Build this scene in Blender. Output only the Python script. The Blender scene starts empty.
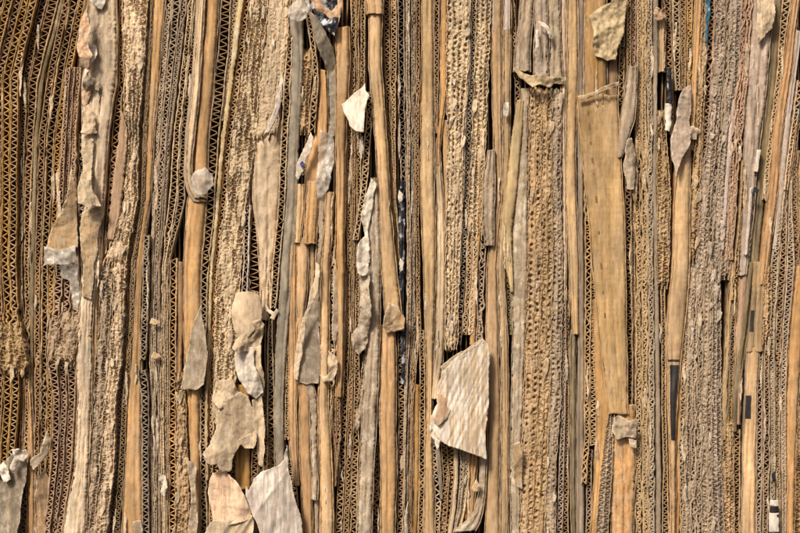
import bpy, math, random
import numpy as np
from mathutils import Vector
from mathutils.geometry import delaunay_2d_cdt

# ------------------------------------------------------------------ set-up
# one unit of the layout below is one millimetre on the front of the stack
S = 0.001
W, H = 800.0, 533.0
BACK = 46.0
rng = np.random.default_rng(7)
random.seed(7)
scene = bpy.context.scene
col = scene.collection

def X(x): return (np.asarray(x, float) - W / 2) * S
def Z(y): return (H / 2 - np.asarray(y, float)) * S
def Y(d): return -np.asarray(d, float) * S          # d > 0 stands out towards the viewer

# ------------------------------------------------------------------ noise
def _h(ix, iy, seed):
    n = (ix * 374761393 + iy * 668265263 + seed * 974634777) & 0x7fffffff
    n = ((n ^ (n >> 13)) * 1274126177) & 0x7fffffff
    n = (n ^ (n >> 16)) & 0xffff
    return n / 65535.0
def vnoise(x, y, seed=0):
    x, y = np.broadcast_arrays(np.asarray(x, float), np.asarray(y, float))
    ix = np.floor(x).astype(np.int64); iy = np.floor(y).astype(np.int64)
    fx = x - ix; fy = y - iy
    fx = fx * fx * (3 - 2 * fx); fy = fy * fy * (3 - 2 * fy)
    a = _h(ix, iy, seed); b = _h(ix + 1, iy, seed); c = _h(ix, iy + 1, seed); d = _h(ix + 1, iy + 1, seed)
    return ((a * (1 - fx) + b * fx) * (1 - fy) + (c * (1 - fx) + d * fx) * fy) * 2 - 1
def fbm(x, y, seed=0, o=3):
    r = 0; a = 1.0; t = 0
    for k in range(o):
        r = r + a * vnoise(x * 2 ** k, y * 2 ** k, seed + 17 * k); t += a; a *= .5
    return r / t
def ridge(x, y, seed=0):
    return 1 - 2 * np.abs(vnoise(x, y, seed))

def worley(x, y, seed):
    ix = np.floor(x).astype(np.int64); iy = np.floor(y).astype(np.int64); best = np.full(np.shape(x), 9.)
    for a in (-1, 0, 1):
        for b in (-1, 0, 1):
            jx, jy = ix + a, iy + b
            best = np.minimum(best, np.hypot(jx + _h(jx, jy, seed) - x, jy + _h(jx, jy, seed + 1) - y))
    return best
_seed = [100]
def ns():
    _seed[0] += 7
    return _seed[0]

# ------------------------------------------------------------------ materials
def new_mat(name):
    m = bpy.data.materials.new(name); m.use_nodes = True
    nt = m.node_tree; nt.nodes.clear()
    out = nt.nodes.new('ShaderNodeOutputMaterial'); b = nt.nodes.new('ShaderNodeBsdfPrincipled')
    nt.links.new(b.outputs[0], out.inputs[0])
    return m, nt, b, out
def N(nt, t, **kw):
    n = nt.nodes.new(t)
    for k, v in kw.items():
        if k[0] == 'i' and k[1:].isdigit(): n.inputs[int(k[1:])].default_value = v
        else: setattr(n, k, v)
    return n
def mathn(nt, op, a, b=None, clamp=False):
    n = nt.nodes.new('ShaderNodeMath'); n.operation = op; n.use_clamp = clamp
    for i, v in enumerate((a, b)):
        if v is None: continue
        if isinstance(v, (int, float)): n.inputs[i].default_value = v
        else: nt.links.new(v, n.inputs[i])
    return n.outputs[0]
def mixc(nt, mode, f, a, b):
    n = nt.nodes.new('ShaderNodeMix'); n.data_type = 'RGBA'; n.blend_type = mode
    for i, v in ((0, f), (6, a), (7, b)):
        if isinstance(v, (int, float)): n.inputs[i].default_value = v
        elif isinstance(v, tuple): n.inputs[i].default_value = (*v, 1)
        else: nt.links.new(v, n.inputs[i])
    return n.outputs[2]
def noise(nt, vec, scale, detail=3, stretch=None, rough=.55):
    if stretch:
        mp = N(nt, 'ShaderNodeMapping'); mp.inputs['Scale'].default_value = stretch
        nt.links.new(vec, mp.inputs[0]); vec = mp.outputs[0]
    n = N(nt, 'ShaderNodeTexNoise'); n.inputs['Scale'].default_value = scale
    n.inputs['Detail'].default_value = detail; n.inputs['Roughness'].default_value = rough
    nt.links.new(vec, n.inputs['Vector']); return n.outputs['Fac']
def rampf(nt, f, lo, hi, a=0., b=1.):
    n = N(nt, 'ShaderNodeMapRange'); n.clamp = True
    for i, v in enumerate((lo, hi, a, b)): n.inputs[i + 1].default_value = v
    nt.links.new(f, n.inputs[0]); return n.outputs[0]

def kraft(name, edge=.5, ribs=0., bump=.5, mottle=0., rough=.86, stripes=0., blot=.55, streak=.4, mb=.35, scars=0., angle=-24, age=.45):
    m, nt, b, out = new_mat(name)
    g = N(nt, 'ShaderNodeNewGeometry'); P = g.outputs['Position']
    oi = N(nt, 'ShaderNodeObjectInfo')
    base = oi.outputs['Color']
    # every sheet gets its own piece of the noise field
    off = N(nt, 'ShaderNodeCombineXYZ'); r7 = mathn(nt, 'MULTIPLY', oi.outputs['Random'], 3.7)
    nt.links.new(r7, off.inputs[0]); nt.links.new(r7, off.inputs[2])
    va = N(nt, 'ShaderNodeVectorMath'); va.operation = 'ADD'
    nt.links.new(P, va.inputs[0]); nt.links.new(off.outputs[0], va.inputs[1]); V = va.outputs[0]
    big = noise(nt, V, 14, 3, (1.6, 1, .7))
    mid = noise(nt, V, 70, 4, (1.6, 1, .55))
    fib = noise(nt, V, 420, 4, (1, 1, .28))
    spk = noise(nt, V, 900, 2)
    k = rampf(nt, big, .3, .72, 1 - .42 * blot, 1 + .34 * blot)
    k2 = rampf(nt, mid, .3, .7, .82, 1.16)
    k3 = rampf(nt, fib, .28, .72, .80, 1.18)
    kk = mathn(nt, 'MULTIPLY', mathn(nt, 'MULTIPLY', k, k2), k3)
    c = mixc(nt, 'MULTIPLY', 1., base, (1, 1, 1))
    # aged, greyed patches
    gy = mixc(nt, 'MIX', rampf(nt, noise(nt, V, 38, 4, (1.8, 1, .3), .65), .45, .72, 0, age), c, (.37, .30, .22))
    # long worn streaks down the sheet
    stk = noise(nt, V, 330, 4, (1, 1, .045), .7)
    gy = mixc(nt, 'MIX', rampf(nt, stk, .50, .66, 0, streak * .8), gy, (.66, .49, .29))
    gy = mixc(nt, 'MIX', rampf(nt, stk, .46, .34, 0, streak * 1.1), gy, (.20, .12, .055))
    c = gy
    scar = None
    if scars:
        sn = noise(nt, V, 52, 5, (1.7, 1, .22), .78)
        scar = rampf(nt, sn, .585, .60)
        c = mixc(nt, 'MIX', mathn(nt, 'MULTIPLY', scar, scars), c, (.34, .225, .125))
        sc2 = rampf(nt, sn, .40, .385)
        c = mixc(nt, 'MIX', mathn(nt, 'MULTIPLY', sc2, scars), c, (.62, .47, .29))
    if mottle:
        mo = rampf(nt, noise(nt, V, 110, 4, (1, 1, .8), .7), .5, .6)
        c = mixc(nt, 'MIX', mathn(nt, 'MULTIPLY', mo, mottle), c, (.64, .56, .44))
    if stripes:
        mp = N(nt, 'ShaderNodeMapping'); mp.inputs['Rotation'].default_value = (0, math.radians(angle), 0)
        mp.inputs['Scale'].default_value = (1, 1, .07)
        nt.links.new(V, mp.inputs[0])
        st = noise(nt, mp.outputs[0], 300, 3)
        c = mixc(nt, 'MIX', mathn(nt, 'MULTIPLY', rampf(nt, st, .45, .56), stripes), c, (.72, .65, .54))
    # cut edges that face out of the stack are mixed towards a paler tan
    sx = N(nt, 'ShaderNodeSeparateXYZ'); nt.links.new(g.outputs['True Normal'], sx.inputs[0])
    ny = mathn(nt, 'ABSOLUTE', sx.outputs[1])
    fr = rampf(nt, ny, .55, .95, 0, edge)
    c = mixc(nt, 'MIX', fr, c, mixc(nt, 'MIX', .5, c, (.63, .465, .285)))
    cmb = N(nt, 'ShaderNodeCombineXYZ')
    for i in range(3): nt.links.new(kk, cmb.inputs[i])
    c = mixc(nt, 'MULTIPLY', 1., c, cmb.outputs[0])
    at = N(nt, 'ShaderNodeAttribute'); at.attribute_name = 'rim'
    rimn = mathn(nt, 'MULTIPLY', at.outputs['Fac'], rampf(nt, noise(nt, V, 230, 3), .38, .55), True)
    c = mixc(nt, 'MIX', mathn(nt, 'MULTIPLY', rimn, .75), c, (.72, .60, .44))
    dots = rampf(nt, spk, .68, .74, 0, .55)
    c = mixc(nt, 'MIX', dots, c, (.10, .065, .035))
    nt.links.new(c, b.inputs['Base Color'])
    b.inputs['Roughness'].default_value = rough
    b.inputs['Specular IOR Level'].default_value = .22
    hgt = mathn(nt, 'ADD', mathn(nt, 'MULTIPLY', fib, .6), mathn(nt, 'MULTIPLY', mid, mb))
    hgt = mathn(nt, 'ADD', hgt, mathn(nt, 'MULTIPLY', stk, .2))
    hgt = mathn(nt, 'ADD', hgt, mathn(nt, 'MULTIPLY', noise(nt, V, 600, 3, (1, 1, .8), .7), .5))
    hgt = mathn(nt, 'ADD', hgt, mathn(nt, 'MULTIPLY', rampf(nt, noise(nt, V, 90, 2, (.5, 1, 1.6)), .47, .53), .12))
    if scar is not None: hgt = mathn(nt, 'ADD', hgt, mathn(nt, 'MULTIPLY', scar, -.5))
    if ribs:
        w = N(nt, 'ShaderNodeTexWave'); w.wave_type = 'BANDS'; w.bands_direction = 'Z'
        w.inputs['Scale'].default_value = 52; w.inputs['Distortion'].default_value = 2.2
        w.inputs['Detail'].default_value = 2; w.inputs['Detail Scale'].default_value = 2.5
        nt.links.new(V, w.inputs['Vector'])
        hgt = mathn(nt, 'ADD', hgt, mathn(nt, 'MULTIPLY', w.outputs['Fac'], ribs))
    bp = N(nt, 'ShaderNodeBump'); bp.inputs['Strength'].default_value = bump; bp.inputs['Distance'].default_value = .0011
    nt.links.new(hgt, bp.inputs['Height']); nt.links.new(bp.outputs[0], b.inputs['Normal'])
    return m

M = {}
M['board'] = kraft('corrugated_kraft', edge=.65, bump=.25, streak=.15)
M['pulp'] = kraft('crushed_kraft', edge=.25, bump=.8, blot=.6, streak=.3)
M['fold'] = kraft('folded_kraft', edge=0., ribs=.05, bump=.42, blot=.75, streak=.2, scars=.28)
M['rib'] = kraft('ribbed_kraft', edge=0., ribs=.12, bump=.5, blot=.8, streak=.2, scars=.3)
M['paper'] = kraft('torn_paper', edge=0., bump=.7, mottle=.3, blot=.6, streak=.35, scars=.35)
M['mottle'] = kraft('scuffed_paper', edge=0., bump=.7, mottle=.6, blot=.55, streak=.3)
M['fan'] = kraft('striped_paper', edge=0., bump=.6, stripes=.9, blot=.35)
M['foil'] = kraft('crinkled_foil', edge=0., bump=.55, stripes=.8, blot=.8, rough=.4, streak=.2, angle=-40, scars=.3)  # shadows among the crinkles painted in as darker blotches and streaks
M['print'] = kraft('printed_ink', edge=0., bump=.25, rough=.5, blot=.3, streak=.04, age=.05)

def film(name, colr, alpha, rough=.25):
    m, nt, b, out = new_mat(name)
    g = N(nt, 'ShaderNodeNewGeometry')
    f = noise(nt, g.outputs['Position'], 160, 4, (1, 1, .6), .7)
    c = mixc(nt, 'MIX', rampf(nt, f, .35, .65), tuple(v * .6 for v in colr), colr)
    nt.links.new(c, b.inputs['Base Color'])
    b.inputs['Roughness'].default_value = rough
    a = rampf(nt, f, .3, .7, alpha * .75, min(1, alpha * 1.25))
    nt.links.new(a, b.inputs['Alpha'])
    bp = N(nt, 'ShaderNodeBump'); bp.inputs['Strength'].default_value = .35; bp.inputs['Distance'].default_value = .001
    nt.links.new(f, bp.inputs['Height']); nt.links.new(bp.outputs[0], b.inputs['Normal'])
    return m
M['film'] = film('clear_plastic', (.80, .72, .60), .42, .3)
M['tape'] = film('yellowed_tape', (.62, .47, .26), .95, .65)
M['blackfilm'] = film('black_plastic', (.022, .021, .022), 1., .3)
M['blue'] = film('blue_plastic', (.05, .16, .22), 1., .35)
M['greyfilm'] = film('grey_plastic', (.36, .30, .215), .99, .6)
def marble():
    m, nt, b, out = new_mat('marbled_print')
    g = N(nt, 'ShaderNodeNewGeometry')
    f = noise(nt, g.outputs['Position'], 75, 5, None, .65)
    c = mixc(nt, 'MIX', rampf(nt, f, .53, .60), (.018, .017, .02), (.50, .53, .56))
    nt.links.new(c, b.inputs['Base Color']); b.inputs['Roughness'].default_value = .4
    return m
M['marble'] = marble()

PAL = dict(och=(.40, .225, .055), tan=(.44, .295, .15), pale=(.62, .47, .30), grey=(.385, .295, .20),
           gr2=(.27, .215, .155), dk=(.18, .11, .045), brn=(.27, .155, .068), orn=(.53, .30, .115),
           pink=(.46, .295, .185), white=(.70, .62, .51), red=(.40, .25, .17), vio=(.385, .295, .225),
           olv=(.17, .13, .065), blk=(.02, .02, .022), yel=(.55, .40, .19), peach=(.64, .40, .235),
           gold=(.51, .305, .135), buff=(.58, .385, .195), lil=(.48, .39, .33), teal=(.035, .042, .042),
           ink=(.05, .05, .25))
NAME = dict(och='ochre', tan='tan', pale='pale', grey='greyish', gr2='grey', dk='dark brown', brn='brown', orn='orange-brown',
            pink='pinkish', white='whitish', red='reddish', vio='mauve', olv='olive', blk='black', yel='yellow')

# ------------------------------------------------------------------ object helpers
def link_mesh(name, V3, F4, mat, colr, parent=None, smooth=False, tris=None, solid=0.):
    me = bpy.data.meshes.new(name)
    V3 = np.asarray(V3, float).copy()
    o = bpy.data.objects.new(name, me)
    if parent is not None:
        V3 -= np.array(parent.location)
    else:
        base = np.array([V3[:, 0].mean(), V3[:, 1].mean(), V3[:, 2].min()])
        V3 -= base; o.location = base
    me.vertices.add(len(V3)); me.vertices.foreach_set('co', V3.ravel())
    F4 = np.asarray(F4, np.int32)
    F4 = np.ascontiguousarray(F4[:, ::-1]); k = F4.shape[1]
    me.loops.add(F4.size); me.loops.foreach_set('vertex_index', F4.ravel())
    me.polygons.add(len(F4)); me.polygons.foreach_set('loop_start', np.arange(0, F4.size, k, dtype=np.int32))
    me.polygons.foreach_set('loop_total', np.full(len(F4), k, np.int32))
    me.polygons.foreach_set('use_smooth', np.full(len(F4), smooth))
    me.update(calc_edges=True); me.validate()
    me.materials.append(M[mat])
    col.objects.link(o)
    if parent is not None: o.parent = parent
    o.color = (*colr, 1)
    if solid:
        md = o.modifiers.new('thickness', 'SOLIDIFY'); md.thickness = solid * S; md.offset = -1
    return o
def jit(c, a=.07):
    if isinstance(c, str): c = PAL[c]
    k = 1 + rng.uniform(-a, a) * 1.3
    return tuple(float(min(.85, max(.005, v * k * (1 + rng.uniform(-a, a) * .35)))) for v in c)
def empty(name, x, y, d=0):
    o = bpy.data.objects.new(name, None); col.objects.link(o)
    o.location = (float(X(x)), float(Y(d)), float(Z(y))); o.empty_display_size = .01
    return o
def tag(o, label, cat, group=None, kind=None):
    o['label'] = label; o['category'] = cat
    if group: o['group'] = group
    if kind: o['kind'] = kind
    return o
def grid_faces(nr, nc):
    i = np.arange(nr - 1)[:, None] * nc + np.arange(nc - 1)[None, :]
    return np.stack([i, i + 1, i + nc + 1, i + nc], -1).reshape(-1, 4)

def lay(keys, step, sm=5.):
    """sample a band: ys, left, right (keys reaching the picture edge run on past it)"""
    k = np.array(keys, float)
    y0, y1 = k[0, 0], k[-1, 0]
    if y0 <= 0:
        s = (k[1, 1:] - k[0, 1:]) / max(1, k[1, 0] - k[0, 0]); k = np.vstack([[y0 - 34, *(k[0, 1:] - s * 34)], k]); y0 -= 34
    if y1 >= 533:
        s = (k[-1, 1:] - k[-2, 1:]) / max(1, k[-1, 0] - k[-2, 0]); k = np.vstack([k, [y1 + 34, *(k[-1, 1:] + s * 34)]]); y1 += 34
    n = max(6, int((y1 - y0) / step)); ys = np.linspace(y0, y1, n)
    def sm_(c):
        v = np.interp(ys, k[:, 0], k[:, c]); w = int(sm / step)
        if w > 1 and n > 4 * w:
            ker = np.hanning(2 * w + 3); ker /= ker.sum(); p = len(ker) // 2
            v = np.convolve(np.pad(v, p, mode='reflect', reflect_type='odd'), ker, 'valid')
        return v
    return ys, sm_(1), sm_(2)

def ribbon(xc, ys, th, d, back=BACK):
    """paper strip seen edge-on: centre line xc(ys), thickness th, front edge at d"""
    n = len(ys)
    tx = np.gradient(xc); ty = np.gradient(ys); L = np.hypot(tx, ty) + 1e-9
    nx, ny = ty / L, -tx / L
    h = np.broadcast_to(th, (n,)) / 2
    xl, yl, xr, yr = xc - nx * h, ys - ny * h, xc + nx * h, ys + ny * h
    V3 = np.empty((n, 6, 3))
    rd = h * .9
    for j, (xx, yy, dd) in enumerate(((xl, yl, np.full(n, -back)), (xl, yl, d - rd), (xl * .6 + xr * .4, yl * .6 + yr * .4, d),
                                      (xl * .3 + xr * .7, yl * .3 + yr * .7, d - rd * .2), (xr, yr, d - rd * 1.1), (xr, yr, np.full(n, -back)))):
        V3[:, j, 0] = X(xx); V3[:, j, 1] = Y(dd); V3[:, j, 2] = Z(yy)
    F = grid_faces(n, 6)
    caps = np.array([[0, 1, 4, 5], [1, 2, 3, 4]]); e = (n - 1) * 6
    F = np.vstack([F, caps, caps[:, ::-1] + e])
    return V3.reshape(-1, 3), F

# ------------------------------------------------------------------ the kinds of thing
def corrugated(ys, xl, xr, c, label, group, d=0., kind='f', crush=None, liner=None):
    """cardboard_sheet > liner, liner, fluting (double wall: one more of each)"""
    wmean = float(np.mean(xr - xl))
    sd = ns()
    root = empty('cardboard_sheet', xl[-1], ys[-1], 0); tag(root, label, 'cardboard', group)
    nw = 2 if kind == 'w' else 1
    th = {'f': .95, 'w': .9, 'z': 1.05, 't': 1.05, 'd': 1.35}[kind]
    pitch = {'f': 5.3, 'w': 5.0, 'z': 6.9, 't': 6.0, 'd': 4.9}[kind] * rng.uniform(.9, 1.12)
    wob = fbm(ys / 37., sd * .37, sd, 2) * .7 + vnoise(ys / 9., sd * .11, sd + 1) * .25
    if crush is None: cr = np.zeros_like(ys)
    else: cr = np.interp(ys, crush[0], crush[1])
    cr = np.clip(cr + .07 + .9 * np.clip(vnoise(ys / 26., 3.3, sd + 5) - .3, 0, 1), 0, 1)
    fat = 1.6 * np.clip(vnoise(ys / 21., 8.3, sd + 51) - .25, 0, 1)
    cj = jit(c)
    lc = jit(liner) if liner else cj
    for k in range(nw + 1):
        f = k / nw
        x = xl + (xr - xl) * f + wob + (.5 - f) * th * 1.15
        x = x + cr * vnoise(ys / 6., k * 3.1, sd + 9) * 2.2
        dd = d + fbm(ys / 22., k * 5.1, sd + 2, 3) * 1.6 + rng.uniform(-.8, .8) + vnoise(ys / 1.6, k, sd + 3) * .35 \
            - 3.2 * np.clip(vnoise(ys / 17., k * 2.7, sd + 4) - .45, 0, 1) * 2
        t = th * rng.uniform(.85, 1.5) * (1 + .3 * vnoise(ys / 3.5, k * 9.1, sd + 6) + .5 * fat * (.5 + vnoise(ys / 8., k * 3.3, sd + 61))) + cr * .5
        v, F = ribbon(x, ys, t, dd)
        link_mesh('liner', v, F, 'board', lc, root)
    for k in range(nw):
        a, b = xl + (xr - xl) * k / nw, xl + (xr - xl) * (k + 1) / nw
        amp = (b - a) / 2 - th * .9
        ph = 2 * math.pi * ys / pitch + 2.2 * vnoise(ys / 24., k, sd + 7) + .5 * vnoise(ys / 6., k, sd + 77) + cr * 3.5 * vnoise(ys / 5., k + .5, sd + 8)
        w = np.sin(ph); w = w * .9 + np.arcsin(w) / (math.pi / 2) * .1
        w = w * (1 - .35 * np.abs(vnoise(ys / 7., 1., sd + 31)))
        x = (a + b) / 2 + wob + amp * w * (1 - .3 * cr) + cr * 1.8 * vnoise(ys / 3., k, sd + 11)
        dd = d - .35 + fbm(ys / 12., k + 7.1, sd + 12, 3) * 1.3 + vnoise(ys / 1.3, k, sd + 13) * .4 \
            - 3.0 * np.clip(vnoise(ys / 13., k * 2.7, sd + 14) - .4, 0, 1) + cr * 1.5 * vnoise(ys / 3., k, sd + 15)
        t = th * .85 * (1 + .3 * vnoise(ys / 2.5, k, sd + 16) + fat) + cr * .8
        v, F = ribbon(x, ys, t, dd)
        link_mesh('fluting', v, F, 'board', tuple(q * .97 for q in cj), root)
    L = ys[-1] - ys[0]
    for _ in range(rng.poisson(1.5 * L / 540)):
        yk = rng.uniform(max(ys[0], 0), min(ys[-1], 533)); i = int(np.argmin(np.abs(ys - yk)))
        strip(xl[i] + rng.uniform(-1, wmean), yk, rng.uniform(12, 46), rng.uniform(1.5, 3.6), cj, d + 1.2, root)
    return root

def strip(xk, yk, ln_, wd, c, d, parent):
    m = max(3, int(ln_ / 6)); L_, R_ = [], []
    for q in range(m + 1):
        t = q / m; k = math.sin(math.pi * min(1, max(.06, t * .94 + .03))) ** .5; o_ = rng.uniform(-.7, .7)
        L_.append((xk - wd * k * rng.uniform(.3, .6) + o_, yk + t * ln_)); R_.append((xk + wd * k * rng.uniform(.3, .6) + o_, yk + t * ln_ + .3))
    pale_ = np.array([.60, .47, .31]); cc = tuple(np.array(jit(c, .1)) * .5 + pale_ * .5)
    flap(L_ + R_[::-1], cc, None, d, parent=parent, name='torn_strip', curl=rng.uniform(-.2, .3), wr=.7, ws=3.5, step=1.1, fray=.5)

ORD = ['first', 'second', 'third', 'fourth', 'fifth', 'sixth', 'seventh', 'eighth', 'ninth', 'tenth']
def sheaf(keys, spec, where, d=0., crush=None, gap=.25):
    """neighbouring sheets between two outlines; spec e.g. 'f:och z:dk'"""
    items = [s.split(':') for s in spec.split()]
    wt = np.array([{'f': 5., 'w': 9., 'z': 7., 't': 6., 'd': 5.}[k[0]] for k in items]); cum = np.concatenate([[0], np.cumsum(wt)]) / wt.sum()
    ys, xl, xr = lay(keys, .62)
    n = len(items)
    for i, it in enumerate(items):
        a = xl + (xr - xl) * cum[i] + gap; b = xl + (xr - xl) * cum[i + 1] - gap
        look = {'f': 'finely fluted', 'w': 'double-walled', 'z': 'wide-fluted', 't': 'fluted', 'd': 'tightly fluted'}[it[0]]
        pos = ORD[i] + ' of ' + ['', 'one', 'two', 'three', 'four', 'five', 'six', 'seven', 'eight', 'nine'][n] if n > 1 else ''
        label = f"{NAME.get(it[1], 'tan')} {look} sheet, {pos} {where}" if n > 1 else f"{NAME.get(it[1], 'tan')} {look} sheet edge {where}"
        corrugated(ys, a, b, it[1], label, 'corrugated sheets standing edge-on in the stack', d + rng.uniform(-4.2, 2.8), it[0], crush,
                   it[2] if len(it) > 2 else None)

def arc(ys, xl, xr, d, bulge, e, wr, ws, fray, sd, step=1., u0=0., u1=1., lift=0., rag=(1, 1)):
    nc = max(9, int(np.mean(xr - xl) * (u1 - u0) / step)); u = np.linspace(u0, u1, nc)
    t = (u * 2 - 1)
    fm = .35 + 1.1 * np.abs(vnoise(ys / 17., 6., sd + 91))
    xlf = xl + fray * fm * (.6 * vnoise(ys / 8., 1., sd + 1) + .8 * vnoise(ys / 1.5, 2., sd + 2))
    xrf = xr + fray * fm * (.6 * vnoise(ys / 8., 3., sd + 3) + .8 * vnoise(ys / 1.5, 4., sd + 4))
    xm = fbm(ys / 60., 1., sd, 2) * .8
    xx = (xlf + xm)[:, None] * (1 - u) + (xrf + xm)[:, None] * u
    yy = np.broadcast_to(ys[:, None], xx.shape).copy()
    prof = np.power(np.clip(1 - np.abs(t) ** 2.2, 0, 1), e)
    dd = d + bulge * prof[None, :] + fbm(xx / 14., yy / 26., sd + 5, 3) * .45 + lift
    if wr:
        dd = dd + wr * (1.5 * worley(xx / (ws * 1.1), yy / (ws * 3.2), sd + 6) - .9 + (fbm(xx / (ws * .5), yy / (ws * 1.6), sd + 8, 3) * .5)) * (.35 + .65 * prof[None, :])
    if np.mean(xr - xl) > 4.5:
        # long creases and ply edges running down the face
        for q in range(1 + (np.mean(xr - xl) > 7) + (np.mean(xr - xl) > 10) + (np.mean(xr - xl) > 14)):
            f0 = _h(np.int64(q), np.int64(7), sd + 33) * .6 + .2; uc = f0 + .16 * fbm(ys / 90., q * 3.3, sd + 34, 3)
            k_ = np.clip(vnoise(ys / 45., q * 1.9, sd + 35) * 1.6 + .6, 0, 1)[:, None]; ww = np.mean(xr - xl)
            du = (u[None, :] - uc[:, None]) * ww
            dd = dd - k_ * (2.3 * np.exp(-(du / .6) ** 2) + (.9 if q % 2 else -.9) * np.clip(du * 1.2, 0, 1) * np.exp(-np.abs(du) / 5.))
    if rag[0]: yy[:3] += (rag[0] * 1.6 * fbm(u * 3 + sd, .5, sd + 9, 3))[None, :] * np.array([1, .7, .3])[:, None]
    if rag[1]: yy[-3:] += (rag[1] * 1.6 * fbm(u * 3 + sd, 4.5, sd + 10, 3))[None, :] * np.array([.3, .7, 1])[:, None]
    return xx, yy, dd

def fold(keys, c, label, d=2., bulge=None, e=.33, wr=0., ws=6., fray=.15, mat='fold', name='folded_sheet', step=1., solid=.9, back=BACK, marks=(), group='folded sheets seen on the outside of their fold', lips=True):
    """a board doubled over: its rounded outer face runs down the front of the stack"""
    ys, xl, xr = lay(keys, step * 1.1)
    sd = ns()
    w = float(np.mean(xr - xl)); bulge = w * .36 if bulge is None else bulge * .85
    d = d - 1.8 + (rng.uniform(-2.6, 1.6) if d < 4.5 else 0)
    if lips and w > 5: xl = xl + .9; xr = xr - .9
    fray = fray + .2
    if wr == 0: wr = .55; ws = 6.
    xx, yy, dd = arc(ys, xl, xr, d, bulge, e, wr, ws, fray, sd, step)
    # the two leaves run back into the stack
    bx = lambda c_: c_[:, None]
    xx = np.hstack([bx(xx[:, 0] + .4), bx(xx[:, 0]), xx, bx(xx[:, -1]), bx(xx[:, -1] - .4)])
    yy = np.hstack([bx(yy[:, 0]), bx(yy[:, 0]), yy, bx(yy[:, -1]), bx(yy[:, -1])])
    dd = np.hstack([np.full((len(ys), 1), -back), bx(dd[:, 0] - 3), dd, bx(dd[:, -1] - 3), np.full((len(ys), 1), -back)])
    V3 = np.stack([X(xx), Y(dd), Z(yy)], -1).reshape(-1, 3)
    root = empty(name, xl[-1], ys[-1], 0); tag(root, label, 'cardboard', group)
    link_mesh('outer_liner', V3, grid_faces(*xx.shape), mat, jit(c, .05), root, smooth=True, solid=solid)
    if lips and w > 5:
        # inner layer of the doubled board shows as a thin lip on either side
        for s in (0, 1):
            x = (xl - .7 if s == 0 else xr + .7) + fbm(ys / 60., 1., sd, 2) * .8 + .5 * vnoise(ys / 11., s + .3, sd + 21)
            v, F = ribbon(x, ys, .95 + .4 * vnoise(ys / 4., s, sd + 22), d + .3 + fbm(ys / 15., s * 4., sd + 23, 3) * 1.6)
            link_mesh('inner_liner', v, F, 'board', jit('grey' if rng.random() < .5 else c, .08), root)
    if mat in ('fold', 'paper') and w > 6.5:
        L = ys[-1] - ys[0]
        for _ in range(rng.poisson(1.3 * L / 540)):
            yk = rng.uniform(max(ys[0], 0), min(ys[-1], 533) - 20); i = int(np.argmin(np.abs(ys - yk))); f_ = rng.choice([.12, .85, .5])
            strip(xl[i] + (xr[i] - xl[i]) * f_, yk, rng.uniform(14, 50), rng.uniform(1.6, 3.4), c, d + bulge * (1 if f_ == .5 else .6) + .8, root)
    for (nm, ya, yb, ua, ub, mc, mm) in marks:
        sel = (ys >= ya) & (ys <= yb)
        if sel.sum() < 2: continue
        px, py, pd = arc(ys, xl, xr, d, bulge, e, wr, ws, fray, sd, step, 0, 1, .0, (0, 0))
        nc = px.shape[1]; j0, j1 = int(ua * (nc - 1)), max(int(ua * (nc - 1)) + 1, int(round(ub * (nc - 1))))
        px, py, pd = px[sel][:, j0:j1 + 1], py[sel][:, j0:j1 + 1], pd[sel][:, j0:j1 + 1] + .35
        link_mesh(nm, np.stack([X(px), Y(pd), Z(py)], -1).reshape(-1, 3), grid_faces(*px.shape), mm, jit(mc, .02), root, smooth=True)
    return root

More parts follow.
